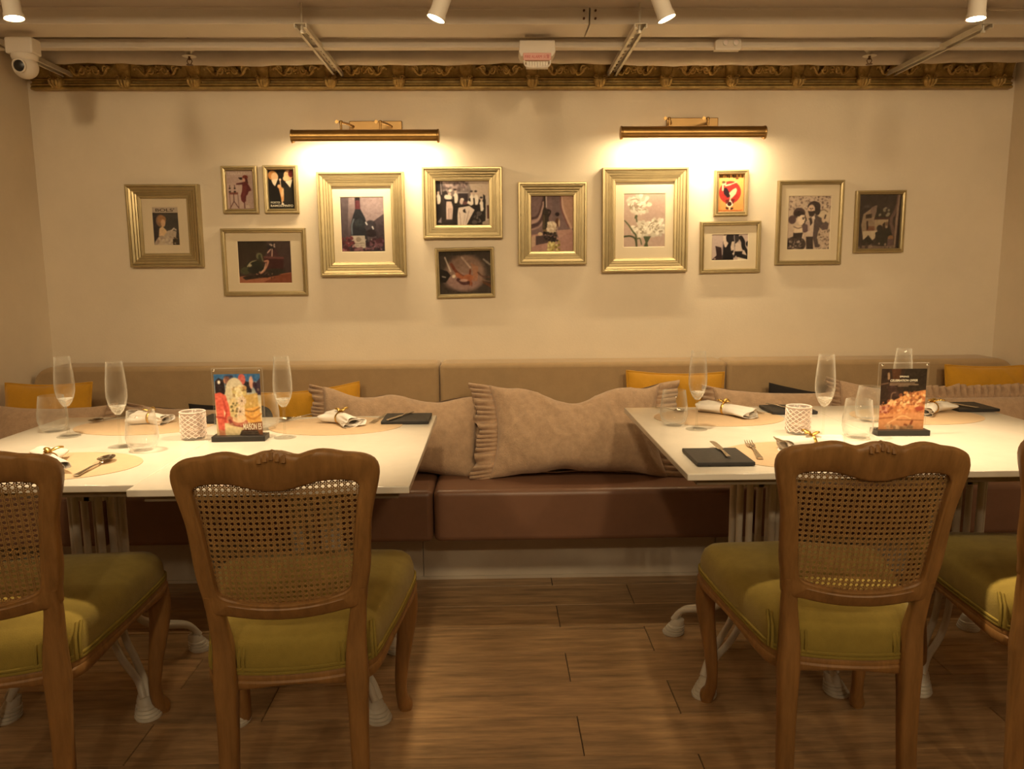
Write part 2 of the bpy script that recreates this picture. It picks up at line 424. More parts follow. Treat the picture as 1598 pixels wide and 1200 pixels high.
MB().tube(catmull([(-.048, -.038, -.004), (-.046, -.042, -.018), (-.036, -.045, -.027), (0, -.046, -.029), (.034, -.045, -.027), (.044, -.042, -.018), (.046, -.038, -.004)], 5), .0028, 8).build('guard_rail', M_WHITE, t)
# twin-head emergency light
t = thing('emergency_light', 'small white twin-lens emergency light clipped to the trunking', 'emergency light', (.873, 2.955, 2.053))
MB().loops([[(-.05, 0, 0), (.046, 0, 0), (.046, .02, 0), (-.05, .02, 0)], [(-.05, 0, .03), (.046, 0, .03), (.046, .02, .03), (-.05, .02, .03)], [(-.035, 0, .042), (.046, 0, .042), (.046, .02, .042), (-.035, .02, .042)]]).build('housing', M_WHITE, t, 0, .002)
for x in (-.012, .026):
    l = MB().lathe([(.0115, 0), (.0115, .004), (.009, .004), (.009, .001)], 20, (x, 0, .024), Matrix.Rotation(PI/2, 3, 'X')).build('lamp_bezel', M_GALV, t)
    MB().lathe([(.0088, .0005), (.0088, .0025), (.004, .0035)], 20, (x, 0, .024), Matrix.Rotation(PI/2, 3, 'X')).build('lamp_lens', M_CRYST, l)
MB().loops([[(-.054, -.004, -.004), (.04, -.004, -.004), (.04, .02, -.004), (-.054, .02, -.004)], [(-.040, -.006, .005), (.03, -.006, .005), (.03, .02, .005), (-.040, .02, .005)]]).build('mounting_clip', M_WHITE, t, 0, .001)
# dome camera
t = thing('dome_camera', 'white dome security camera in the upper left corner', 'camera', (-1.642, 2.885, 2.012))
MB().box(-.05, -.03, .003, .045, .03, .058).build('junction_box', M_WHITE, t, 0, .006)
MB().lathe([(.042, .003), (.043, -.004), (.040, -.012), (.036, -.016)], 28).build('collar', M_WHITE, t)
ds = [(.041*math.cos(a), .041*math.sin(a)) for a in np.linspace(-PI/2, PI/2.6, 18)]
MB().lathe([(max(r, .0003), z) for r, z in ds], 30, (0, 0, -.036)).build('dome', M_WHITE, t, 60)
Mx = Matrix.Rotation(R(98), 3, 'X') 
MB().lathe([(.0235, .033), (.0235, .0415), (.0195, .0425), (.0185, .038)], 28, (0, 0, -.036), Mx, cap=False).build('lens_bezel', M_WHITE, t)
MB().lathe([(.0188, .036), (.0185, .0395), (.010, .0425), (.0003, .0435)], 28, (0, 0, -.036), Mx).build('lens', M_BLACKP, t)
# ------------------------------------------------------------------ track spots
def spot(x, y, zm, aim, energy, label, ceil_z, cone=62, group='white ceiling spotlights', blend=.6, soft=.022):
    p = Vector((x, y, zm)); d = (Vector(aim)-p).normalized(); q = d.to_track_quat('-Z', 'Y').to_matrix()
    t = thing('ceiling_spotlight', label, 'spotlight', p, group=group)
    MB().lathe([(.0235, .004), (.0245, 0), (.0245, .012), (.0225, .016), (.0225, .120), (.018, .126), (.004, .127)], 28, (0,0,0), q).build('lamp_head', M_WHITE, t)
    MB().lathe([(.0003, .0005), (.0228, .0015)], 24, (0,0,0), q, cap=False).build('lens', M_LENS, t)
    top = q @ Vector((0, 0, .095)); hh = ceil_z-zm
    b = MB(); b.tube([top+Vector((.026, 0, 0)), top+Vector((.027, 0, .02)), (top.x, top.y, top.z+.045)], .004, 8)
    b.tube([top+Vector((-.026, 0, 0)), top+Vector((-.027, 0, .02)), (top.x, top.y, top.z+.045)], .004, 8); b.build('yoke', M_WHITE, t)
    MB().lathe([(.006, top.z+.04), (.006, hh)], 10, (top.x, top.y, 0)).build('stem', M_WHITE, t)
    ld = bpy.data.lights.new('spot_lamp', 'SPOT'); ld.energy = energy; ld.color = WARM; ld.spot_size = R(cone); ld.spot_blend = blend; ld.shadow_soft_size = soft
    lo = bpy.data.objects.new('spot_lamp', ld); COL.objects.link(lo); lo.parent = t
    lo.matrix_local = Matrix.Translation(d*.004) @ q.to_4x4()
def track(y, z, label):
    tag(MB().box(XL+.1, y-.016, z-.012, XR-.1, y+.016, z).build('light_track', M_WHITE, smooth=0, bevel=.002), label, 'light track')
track(2.2, 2.147, 'white light track over the dining tables')
for x, ax, ay, lb in ((-1.27, -1.12, 2.18, 'white ceiling spotlight at the far left over the tables'), (-.149, -.60, 2.16, 'white ceiling spotlight left of the fire alarm'),
                      (.478, .95, 2.16, 'white ceiling spotlight right of the fire alarm'), (1.329, 1.30, 2.18, 'white ceiling spotlight at the far right over the tables')):
    spot(x, 2.2, 1.926, (ax, ay, .75), SPOT_E, lb, 2.135, cone=56, blend=.95, soft=.035)
track(.35, ZC, 'added white light track for the aisle fill spotlights')  # unseen track and spots, added to brighten the wall
for k, x in enumerate((-1.3, -.2, .75, 1.7)):
    spot(x, .35, 2.27, (x, YB, 1.1), AISLE_FILL_E, ['added aisle fill spotlight nearest the left wall', 'added aisle fill spotlight second from the left wall', 'added aisle fill spotlight second from the right wall', 'added aisle fill spotlight nearest the right wall'][k], ZC-.012, 84, 'added aisle fill spotlights behind the chairs', blend=1.0, soft=.1)
track(-1.1, ZC, 'added white light track for the rear fill spotlights')  # unseen second track, added for frontal light on chairs and bench
for k, x in enumerate((-1.3, -.2, .75, 1.7)):
    spot(x, -1.1, 2.27, (x, 2.0, .45), REAR_FILL_E, ['added rear fill spotlight nearest the left wall', 'added rear fill spotlight second from the left wall', 'added rear fill spotlight second from the right wall', 'added rear fill spotlight nearest the right wall'][k], ZC-.012, 80, 'added rear fill spotlights', blend=1.0, soft=.06)
# ------------------------------------------------------------------ picture lights
def picture_light(xc, z, label):
    t = thing('picture_light', label, 'wall lamp', (xc, YB, z), group='brass picture lights'); L = .295; cy = -.13; r = .0255
    # open trough: 250 degrees of shell
    b = MB(); A0, A1 = R(-58), R(212)
    ls = []
    for rr in (r, r-.0018):
        pass
    outer = [(rr_*math.cos(a), rr_*math.sin(a)) for rr_, a in [(r, a) for a in np.linspace(A0, A1, 26)]+[(r-.002, a) for a in np.linspace(A1, A0, 26)]]
    b.loops([[(x, cy-c_, s_) for c_, s_ in outer] for x in (-L, L)]); b.build('shade', M_BRASSD, t, 40)
    for s in (-1, 1):
        MB().lathe([(r+.0005, -.003), (r+.002, 0), (r+.002, .005), (r-.004, .007)], 30, (s*L, cy, 0), Matrix.Rotation(s*PI/2, 3, 'Y')).build('end_cap', M_BRASSD, t)
    MB().tube([(-L+.02, cy, -.004), (L-.02, cy, -.004)], .0075, 12).build('lamp_tube', M_STRIP, t)
    MB().box(-.085, -.014, .040, .137, -.001, .082).build('wall_plate', M_BRASS, t, 0, .003)
    for xx in (-.098, .062):
        b = MB(); b.tube([(xx+.03, -.014, .058), (xx+.018, -.06, .060), (xx+.002, -.118, .056)], [.0065, .0055, .005], 8); b.build('arm', M_BRASS, t)
        b = MB(); b.lathe([(.0003, -.008), (.006, -.006), (.008, 0), (.006, .006), (.0003, .008)], 12, (xx, -.125, .056)); b.lathe([(.0045, -.032), (.0045, 0)], 10, (xx, -.128, .056))
        b.build('knuckle', M_BRASSD, t)
        b = MB(); b.cbox((xx-.017, -.125, .058), (.012, .004, .012), Matrix.Rotation(R(35), 3, 'Y')); b.tube([(xx-.008, -.125, .057), (xx-.018, -.125, .058)], .0022, 6); b.build('wing_screw', M_BRASSD, t)
    ld = bpy.data.lights.new('picture_lamp', 'AREA'); ld.shape = 'RECTANGLE'; ld.size = 2*L-.06; ld.size_y = .016; ld.energy = PIC_E; ld.color = (1, .79, .48); ld.spread = R(165)
    lo = bpy.data.objects.new('picture_lamp', ld); COL.objects.link(lo); lo.parent = t; lo.location = (0, cy+.006, -.016); lo.rotation_euler = (R(38), 0, 0)
picture_light(-.518, 1.802, 'brass tube picture light above the wine bottle picture')
picture_light(.828, 1.812, 'brass tube picture light above the carnation picture')
# ================================================================== BENCH
bench = thing('banquette_bench', 'long upholstered banquette with brown leather seat and tan backrest along the wall', 'bench', (.155, 3.1, 0))
bx0, bx1 = XL+.004-.155, XR-.004-.155
seams = [bx0, -1.43-.155, -.233-.155, .968-.155, 2.17-.155, bx1]
seams = [bx0, -1.43-.155, -.233-.155, .968-.155, bx1]
for a, b_ in zip(seams[:-1], seams[1:]):
    MB().box(a+.0015, -.345, .252, b_-.0015, .12, .45).build('seat_cushion', M_LEATHER, bench, 40, .022, 4)
def backrest(a, b_, rl, rr):
    z0, z1 = .45, .868; pts = []
    def arc(cx, cz, r, a0, a1): return [(cx+r*math.cos(t), cz+r*math.sin(t)) for t in np.linspace(a0, a1, 10)]
    out = [(b_, z0)]
    out += arc(b_-rr, z1-rr, rr, 0, PI/2) if rr else [(b_, z1)]
    out += arc(a+rl, z1-rl, rl, PI/2, PI) if rl else [(a, z1)]
    out += [(a, z0)]
    mb = MB(); mb.loops([[(x, .12, z) for x, z in out], [(x, .295, z) for x, z in out]])
    mb.build('backrest_panel', M_BACKFAB, bench, 50, .020, 4)
backrest(bx0, -.2345-.155, .085, 0); backrest(-.2325-.155, .987-.155, 0, 0); backrest(.989-.155, bx1, 0, .085)
for a, b_ in ((bx0, -.301-.155), (-.299-.155, .902-.155), (.904-.155, bx1)):
    MB().box(a, -.075, .012, b_, -.05, .252).build('plinth_panel', M_PLINTH, bench, 0, .001)
MB().box(bx0, -.082, 0, bx1, -.05, .012).build('plinth_edge', M_PLINTH, bench, 0)
MB().box(bx0, -.05, 0, bx1, .295, .251).build('bench_carcass', M_PLINTH, bench, 0)

# ================================================================== TABLES
def make_table(w, d):
    t = thing('dining_table', 'x', 'table')
    MB().box(-w/2, -d/2, .732, w/2, d/2, .75).build('table_top', M_QUARTZ, t, 40, .0025, 2)
    MB().box(-w/2+.03, -d/2+.025, .714, w/2-.03, d/2-.025, .732).build('underframe', M_TABLEWOOD, t, 0)
    MB().box(-.17, -.17, .702, .17, .17, .712).build('mounting_plate', M_IRON, t, 0, .002)
    for sx in (-1, 1):
        for sy in (-1, 1):
            b = MB(); dv = Vector((sx, sy, 0)).normalized(); pv = Vector((-sy, sx, 0)).normalized()
            for s in (-1, 1):
                base = Vector((sx*.046, sy*.046, 0))+pv*s*.016; ft = Vector((sx*.195, sy*.195, 0))+pv*s*.008
                path = [base+Vector((0,0,.705)), base+Vector((0,0,.5)), base+Vector((0,0,.30)), base+dv*.004+Vector((0,0,.225)), base+dv*.035+Vector((0,0,.165)),
                        base+dv*.095+Vector((0,0,.130)), ft-dv*.035+Vector((0,0,.098)), ft+Vector((0,0,.055))]
                b.tube(catmull(path, 5), .0105, 10)
            lg = b.build('leg', M_IRON, t)
            f = MB(); pr = [(.035, 0), (.037, .004), (.037, .008), (.032, .0085), (.032, .010), (.035, .0105), (.034, .017), (.029, .0175), (.029, .019), (.032, .0195), (.031, .026), (.026, .0265), (.026, .028), (.029, .0285), (.028, .034), (.024, .036), (.024, .044), (.018, .058), (.012, .06)]
            f.lathe(pr, 22, (sx*.20, sy*.20, 0), Matrix.Shear('XY', 3, (-sx*.28, -sy*.28))); f.build('foot', M_IRON, lg)
    b = MB()
    for z in (.30, .60):
        b.box(-.055, -.008, z-.008, .055, .008, z+.008); b.box(-.008, -.055, z-.008, .008, .055, z+.008)
        for s in (-1, 1): b.box(-.05, s*.05-.005, z-.006, .05, s*.05+.005, z+.006); b.box(s*.05-.005, -.05, z-.006, s*.05+.005, .05, z+.006)
    b.build('cross_bars', M_IRON, t, 0)
    return t
TB = [(-1.198, 2.262, .660, .90, 'white stone-topped table at the far left, joined to the table with the colourful menu stand'),
      (-.5355, 2.222, .662, .91, 'white stone-topped table under the colourful menu stand'),
      (.8115, 2.315, .670, .94, 'white stone-topped table with a black board at its near left corner'),
      (1.4545, 2.310, .612, .94, 'white stone-topped table at the far right under the dark menu stand')]
for i, (x, y, w_, d_, lb) in enumerate(TB):
    t = make_table(w_, d_); t.location = (x, y, 0); tag(t, lb, 'table', 'white stone-topped tables on iron bases')

# ================================================================== CHAIRS
def back_y(u, z): return -.240-max(z-.42, 0)*.185-.032*(1-(u/.2)**2)*min(1, max(0, (z-.45)/.15))
def make_chair():
    t = thing('dining_chair', 'x', 'chair')
    # --- back frame
    half_out = [(0, .912), (.018, .911), (.036, .905), (.050, .902), (.070, .908), (.092, .911), (.118, .907), (.1345, .902), (.160, .898), (.180, .892), (.197, .880), (.2045, .860), (.2025, .835), (.193, .795), (.185, .755), (.181, .70), (.178, .645), (.170, .595), (.163, .555)]
    bot_out = [(.125, .549), (.08, .541), (.04, .536), (0, .535)]
    outer = half_out+bot_out
    outer = [(u, z) for u, z in outer]+[(-u, z) for u, z in outer[-2:0:-1]]
    half_in = [(0, .830), (.030, .832), (.055, .838), (.085, .845), (.115, .846), (.140, .843), (.156, .838), (.163, .828), (.160, .810), (.154, .770), (.148, .72), (.143, .67), (.139, .63), (.135, .605), (.125, .594), (.10, .585), (.06, .577), (.03, .574), (0, .573)]
    inner = half_in+[(-u, z) for u, z in half_in[-2:0:-1]]
    def resample(pl, n, angs=None):
        pts = catmull([(u, z, 0) for u, z in pl], 8, True); pts = [(p.x, p.y) for p in pts]
        cz = .70; out = []
        a = np.array([math.atan2(z-cz, u) for u, z in pts]); r = np.array([math.hypot(u, z-cz) for u, z in pts])
        o = np.argsort(a); a, r = a[o], r[o]
        ra = np.interp(angs, np.concatenate([a-2*PI, a, a+2*PI]), np.concatenate([r, r, r]))
        return [(rr*math.cos(q), cz+rr*math.sin(q)) for rr, q in zip(ra, angs)]
    angs = np.linspace(-PI, PI, 161)[:-1]
    lo, li = resample(outer, 160, angs), resample(inner, 160, angs)
    sec = [(0, -.25), (.07, -.45), (.18, -.5), (.72, -.5), (.80, -.40), (.93, -.38), (1, -.25), (1, .3), (.9, .5), (.12, .5), (0, .3)]
    th = .030; loops = []
    for tt, s in sec:
        lp = []
        for (a, b), (c, d) in zip(lo, li):
            u = a+(c-a)*tt; z = b+(d-b)*tt; lp.append((u, back_y(u, z)+s*th, z))
        loops.append(lp)
    fr = MB().loops(loops, ring=True).build('backrest_frame', M_WOOD, t, 45)
    # carved crest shell
    b = MB()
    for k in range(5):
        a = (k-2)*.0115; zz = .9085-.0030*abs(k-2); b.tube([(a, back_y(0, .9)-.014, zz-.012), (a, back_y(0, .9)-.011, zz-.001), (a, back_y(0, .9), zz+.001), (a, back_y(0, .9)+.012, zz-.003)], [.005, .0058, .0058, .005], 8)
    b.build('carved_crest', M_WOOD, fr)
    # --- cane
    poly = np.array(resample([(u*1.06, .70+(z-.70)*1.07) for u, z in inner], 160, angs)); pr = np.hypot(poly[:, 0], poly[:, 1]-.70)
    def inside(u, z):
        a = math.atan2(z-.70, u); return math.hypot(u, z-.70) < np.interp(a, angs, pr, period=2*PI)
    b = MB(); pch = .0122; hw = .00082
    def strand(p0, d, n_, off):
        # walk a straight strand, emit ribbon over the inside run
        run = []; st = .006; nrm = (-d[1], d[0])
        for k in range(n_+1):
            u, z = p0[0]+d[0]*st*k, p0[1]+d[1]*st*k
            if inside(u, z): run.append((u, z))
            else:
                if len(run) > 1: flush(run, nrm, off)
                run = []
        if len(run) > 1: flush(run, nrm, off)
    def flush(run, nrm, off):
        vs = []
        for u, z in run:
            y = back_y(u, z)+.004+off
            vs += [(u-nrm[0]*hw, y, z-nrm[1]*hw), (u+nrm[0]*hw, y, z+nrm[1]*hw)]
        b.add(vs, [(2*i, 2*i+1, 2*i+3, 2*i+2) for i in range(len(run)-1)])
    for k in range(-15, 16):
        for s in (-.0016, .0016): strand((k*pch+s, .56), (0, 1), 52, -.0006)
    for k in range(-13, 14):
        for s in (-.0016, .0016): strand((-.19, .715+k*pch+s), (1, 0), 64, .0002)
    q = math.sqrt(.5)
    for k in range(-32, 33):
        strand((-16*pch+(k+.5)*pch, .715-pch*13), (q, q), 84, .0008); strand((16*pch+(k+.5)*pch, .715-pch*13), (-q, q), 84, .0011)
    cp = b.build('cane_panel', M_CANE, t, 0, recalc=False)
    sm = cp.modifiers.new('Solidify', 'SOLIDIFY'); sm.thickness = .0008
    # --- seat outline
    half = [(0, -.274), (.06, -.271), (.11, -.262), (.150, -.248), (.178, -.215), (.200, -.13), (.226, -.02), (.250, .10), (.264, .19), (.258, .232), (.225, .252), (.15, .262), (.07, .274), (0, .280)]
    ol = catmull([(x, y, 0) for x, y in half+[(-x, y) for x, y in half[-2:0:-1]]], 5, True)
    def ring(sc, z, dz=None): return [(p.x*sc[0], (p.y-.01)*sc[1]+.01, z+.010+(dz(p) if dz else 0)) for p in ol]
    DZ = .010
    apron = lambda p: .012*math.cos(p.x/.25*PI*1.5)*.6 if abs(p.y) > .2 else .006*math.cos((p.y)/.2*PI)
    MB().loops([ring((.86, .86), .392), ring((.97, .97), .366, apron), ring((1.015, 1.015), .366, apron), ring((1.03, 1.03), .372, apron), ring((1.03, 1.03), .380), ring((1.018, 1.018), .384), ring((1.022, 1.022), .391), ring((1.012, 1.012), .397), ring((.9, .9), .398)]).build('seat_rail', M_WOOD, t, 40)
    cu = [ring((.96, .96), .396), ring((1.0, 1.0), .400), ring((1.005, 1.005), .415), ring((.995, .995), .440), ring((.97, .97), .460), ring((.92, .92), .474), ring((.82, .82), .484), ring((.62, .62), .492), ring((.32, .32), .496), ring((.05, .05), .497)]
    MB().loops(cu).build('seat_cushion', M_OLIVE, t, 180)
    b = MB()
    for z, sc in ((.4005, 1.012), (.4085, 1.012)): b.tube([(p.x*sc, (p.y-.01)*sc+.01, z+DZ) for p in ol], .0042, 6, closed=True)
    for s in (-1, 1):
        for xx, ya in ((.110, -.264), (.101, -.267), (.172, -.240), (.178, -.230)):
            b.tube([(s*xx, ya, .402+DZ), (s*xx, ya-.001, .425+DZ), (s*xx*.99, ya+.008, .450+DZ), (s*xx*.975, ya+.035, .471+DZ)], .0042, 6)
    b.build('piping', M_OLIVEP, t)
    # --- legs
    for s in (-1, 1):
        pth = [(s*.151, back_y(.15, .60)+.0, .60), (s*.147, back_y(.15, .54)-.001, .54), (s*.141, -.262, .48), (s*.139, -.262, .43), (s*.139, -.262, .38), (s*.139, -.265, .33), (s*.140, -.272, .22), (s*.142, -.285, .10), (s*.144, -.300, 0)]
        rd = [(.014, .016), (.015, .018), (.018, .021), (.021, .024), (.024, .026), (.022, .023), (.019, .0205), (.0175, .019), (.017, .018)]
        pts = catmull(pth, 5); rr = []
        for i in range(len(pts)):
            f = i/5; k = min(int(f), len(rd)-2); g = f-k; rr.append((rd[k][0]*(1-g)+rd[k+1][0]*g, rd[k][1]*(1-g)+rd[k+1][1]*g))
        MB().tube(pts, rr, 16, upv=(0, 1, 0), pw=4).build('rear_leg', M_WOOD, t, 60)
        pth = [(s*.222, .205, .41), (s*.238, .222, .37), (s*.243, .230, .31), (s*.236, .226, .24), (s*.225, .217, .16), (s*.219, .213, .09), (s*.222, .222, .045), (s*.229, .236, .018), (s*.230, .238, .0)]
        rd = [.034, .034, .030, .025, .020, .0165, .0175, .022, .018]
        pts = catmull(pth, 5); rr = [float(np.interp(i/5, range(9), rd)) for i in range(len(pts))]
        MB().tube(pts, rr, 16, upv=(0, 1, 0), pw=2.6).build('front_leg', M_WOOD, t, 60)
    return t
proto = make_chair()
CH = [(-1.145, 1.81, -12, 'cane-backed wooden chair cut off at the left edge of the picture', 1),
      (-.468, 1.815, -6, 'cane-backed wooden chair in front of the colourful menu stand', .985),
      (.800, 1.83, 6, 'cane-backed wooden chair in front of the dark menu stand', .93),
      (1.415, 1.87, 15, 'cane-backed wooden chair cut off at the right edge of the picture', .96)]
for i, (x, y, a, lb, sx) in enumerate(CH):
    c = proto if i == 0 else copy_tree(proto)
    c.location = (x, y, 0); c.rotation_euler = (0, 0, -R(a)); c.scale = (sx, 1, 1); tag(c, lb, 'chair', 'olive-seated cane-backed chairs')

# ================================================================== PILLOWS
def pillow_pts(w, h, t_, seed, wr, ear, sag=0):
    def f(side):
        def g(a, b):
            u, v = 2*a-1, 2*b-1
            x = w/2*u*(1-ear*(1-v*v)*abs(u)**3); z = h/2*v*(1-ear*1.5*(1-u*u)*abs(v)**3)
            th = ((1-abs(u)**3.2)*(1-abs(v)**3))**.55
            n = noise.noise(Vector((x*7+seed, z*7, side*3.)))*.6+(1-2*abs(noise.noise(Vector((x*16+seed+z*5, z*6, side*5.)))))*.38+(1-2*abs(noise.noise(Vector((x*30+seed, z*11-x*8, side*2.)))))*.16
            fold = math.sin((x*1.0+z*.8)*34+seed*2+3*noise.noise(Vector((x*4, z*4, seed))))*.16*abs(u*v)**.5
            cr = -abs(math.sin((x+.25*z)*17+seed+2.2*noise.noise(Vector((x*3, z*5, seed)))))**.35*wr*.9*max(0, v+.25)*(1-u**4)
            y = side*(t_/2*th+(wr*(n+fold)+cr)*th**.5)
            z += wr*.5*noise.noise(Vector((x*8, seed, side)))*abs(v)**2*(1-u*u)**.2
            if sag: z -= sag*(1-u*u)**1.5*max(0, v)*(1+.9*math.sin(u*5.5+seed))
            return (x, y, z)
        return g
    return f
def ruffle(b, w, h, ear, side, seed, wd=.055, amp=.015, freq=17):
    def fn(a, c):
        v = 2*a-1; x = w/2*(1-ear*(1-v*v))*side; z = h/2*v*.99
        ph = freq*PI*a+2*noise.noise(Vector((a*5, seed, 0)))*2
        wdt = wd*(1+.25*noise.noise(Vector((a*9, seed+3, 0))))
        d = c*wdt
        return (x+side*(d-.004), amp*math.sin(ph*2)*(c**.6)+.003*math.sin(ph*5+c*6)*c+seed*0, z+.004*math.sin(ph*2+1.2)*c+v*.12*d)
    b.grid(170, 6, fn)
def pillow(name, label, cat, group, mt, x, y, z, w, h, t_, tilt, yaw=0, roll=0, seed=1, wr=.008, ear=.09, ruf=(), trim=False, sag=0, rufw=.055):
    t = thing(name, label, cat, (x, y, z), group=group)
    t.rotation_mode = 'YXZ'; t.rotation_euler = (R(-tilt), R(roll), R(yaw))
    f = pillow_pts(w, h, t_, seed, wr, ear, sag); b = MB()
    off = Vector((0, 0, h/2))
    for s in (-1, 1):
        g = f(s); b.grid(90, 58, lambda a, c: tuple(Vector(g(a, c))+off), flip=(s > 0))
    b.build('cover', mt, t, 180, recalc=False)
    if trim:
        e = []
        for k in range(4):
            for a in np.linspace(-1, 1, 24)[:-1]:
                u, v = [(a, -1), (1, a), (-a, 1), (-1, -a)][k]
                e.append((w/2*u*(1-ear*(1-v*v)*abs(u)**3), 0, h/2*v*(1-ear*1.5*(1-u*u)*abs(v)**3)-(sag*(1-u*u)*max(0, v))+h/2))
        MB().tube(e, .0045, 6, closed=True).build('edge_trim', mt, t)
    for s in ruf:
        b = MB(); ruffle(b, w, h, ear, s, seed+s, rufw)
        for i in range(len(b.v)): b.v[i] = (b.v[i][0], b.v[i][1], b.v[i][2]+h/2)
        o = b.build('ruffle', mt, t, 180, recalc=False); sm = o.modifiers.new('Solidify', 'SOLIDIFY'); sm.thickness = .0025
    return t
G1 = 'long ruffled linen pillows on the banquette'; G2 = 'mustard cushions on the banquette'; G3 = 'black cushions on the banquette'
pillow('linen_pillow', 'large beige linen pillow with ruffled ends in the gap between the tables', 'pillow', G1, M_LINEN, .325, 2.915, .452, .70, .385, .20, 27, seed=2, wr=.026, ear=.10, ruf=(-1, 1), sag=.034, rufw=.085)
pillow('linen_pillow', 'large beige linen pillow half hidden behind the table with the colourful menu stand', 'pillow', G1, M_LINEN, -.395, 2.985, .452, .66, .345, .18, 22, seed=5.3, wr=.022, ear=.07, ruf=(-1, 1), sag=.02, roll=3.5, rufw=.055)
pillow('linen_pillow', 'beige linen pillow at the far left beside the table edge', 'pillow', G1, M_LINEN, -1.70, 2.835, .452, .42, .325, .16, 22, seed=7.1, wr=.009, ear=.06, ruf=(1,), rufw=.05)
pillow('linen_pillow', 'rumpled beige linen pillow low behind the far left table', 'pillow', G1, M_LINEN, -1.245, 3.0, .452, .40, .29, .14, 24, seed=9.4, wr=.012, ear=.08, ruf=(-1,), roll=2, rufw=.07)
pillow('linen_pillow', 'beige linen pillow behind the right tumbler and candle holder, in front of a black cushion', 'pillow', G1, M_LINEN, 1.13, 2.985, .452, .50, .335, .15, 22, seed=11.2, wr=.010, ear=.07, ruf=(-1,), roll=3)
pillow('linen_pillow', 'beige ruffled linen pillow directly behind the dark menu stand', 'pillow', G1, M_LINEN, 1.56, 3.02, .452, .34, .34, .13, 20, seed=13.7, wr=.010, ear=.05, ruf=(-1,), roll=8, rufw=.06)
pillow('linen_pillow', 'beige linen pillow with frilled top at the far right of the banquette', 'pillow', G1, M_LINEN, 2.20, 2.99, .60, .29, .50, .15, 24, seed=15.1, wr=.010, ear=.04, ruf=(1,), roll=-90)
pillow('mustard_cushion', 'mustard cushion at the far left of the banquette', 'cushion', G2, M_MUST, -1.755, 2.965, .452, .335, .385, .11, 11, seed=21, wr=.006, ear=.04, trim=True)
pillow('mustard_cushion', 'mustard cushion beside the colourful menu stand', 'cushion', G2, M_MUST, -.735, 3.11, .452, .42, .335, .10, 9, seed=23, wr=.008, ear=.06, trim=True, roll=-6)
pillow('mustard_cushion', 'mustard cushion behind the right end of the large central pillow', 'cushion', G2, M_MUST, .745, 3.11, .452, .41, .385, .10, 9, seed=25, wr=.006, ear=.045, trim=True, roll=1.5)
pillow('mustard_cushion', 'mustard cushion at the far right of the banquette', 'cushion', G2, M_MUST, 2.055, 3.10, .452, .34, .40, .11, 9, seed=27, wr=.006, ear=.03, trim=True, roll=1)
pillow('black_cushion', 'black cushion leaning behind the right table candle holder', 'cushion', G3, M_BLACKFAB, 1.29, 3.11, .452, .38, .31, .09, 10, seed=31, wr=.005, ear=.05, roll=9)
pillow('black_cushion', 'black cushion low behind the left menu stand', 'cushion', G3, M_BLACKFAB, -1.06, 3.10, .452, .40, .275, .09, 10, seed=33, wr=.005, ear=.06)
# ================================================================== TABLEWARE
TZ = .75
def make_flute():
    t = thing('champagne_flute', 'x', 'glass')
    MB().lathe([(.0003, .0), (.034, .0), (.0345, .0012), (.030, .0025), (.012, .0045), (.0055, .010), (.0038, .022), (.0034, .060), (.0038, .085), (.006, .095), (.0003, .0955)], 28).build('stem', M_FOOTG, t, 60)
    o = [(.0003, .094), (.008, .096), (.016, .106), (.024, .124), (.0285, .145), (.029, .165), (.0275, .195), (.0245, .225), (.0222, .250)]
    inn = [(r-.0011, z) for r, z in o[::-1][:-3]]+[(.012, .112), (.0003, .106)]
    MB().lathe(o+[(.0216, .2506)]+inn, 32).build('bowl', M_GLASS, t, 60)
    MB().lathe([(.0003, .0965), (.008, .098), (.0155, .1085), (.0215, .121), (.018, .1205), (.0003, .112)], 28).build('bowl_base', M_THICKG, t, 60)  # solid base, its whitish colour painting the light caught there
    return t
def make_tumbler():
    t = thing('tumbler', 'x', 'glass')
    o = [(.0003, 0), (.026, 0), (.032, .003), (.040, .016), (.0445, .036), (.0445, .055), (.041, .085), (.0365, .116)]
    inn = [(.0353, .1165), (.0398, .085), (.0433, .055), (.0432, .036), (.038, .018), (.028, .010), (.0003, .009)]
    MB().lathe(o+inn, 36).build('glass_body', M_GLASS, t, 60)
    return t
fl0 = make_flute()
FL = [(-1.331, 2.385, 'champagne flute beside the far left tumbler'), (-1.10, 2.235, 'champagne flute just behind the near tumbler on the left table'), (-.647, 2.335, 'champagne flute right of the colourful menu stand'),
      (.640, 2.385, 'champagne flute beside the leftmost tumbler on the right table'), (.985, 2.245, 'champagne flute right of the candle holder on the right table'), (1.30, 2.40, 'champagne flute rising behind the dark menu stand')]
for i, (x, y, lb) in enumerate(FL):
    o = fl0 if i == 0 else copy_tree(fl0); o.location = (x, y, TZ); o.rotation_euler.z = i; tag(o, lb, 'glass', 'empty champagne flutes')
tu0 = make_tumbler()
TU = [(-1.428, 2.475, 'stemless tumbler at the far left back of the left table'), (-1.012, 2.185, 'stemless tumbler left of the left candle holder'), (-.745, 2.47, 'stemless tumbler hidden behind the colourful menu stand'),
      (.583, 2.455, 'stemless tumbler at the left corner of the right table'), (1.085, 2.235, 'stemless tumbler immediately left of the dark menu stand'), (1.245, 2.49, 'stemless tumbler set back behind the dark menu stand')]
for i, (x, y, lb) in enumerate(TU):
    o = tu0 if i == 0 else copy_tree(tu0); o.location = (x, y, TZ); tag(o, lb, 'glass', 'empty stemless tumblers')
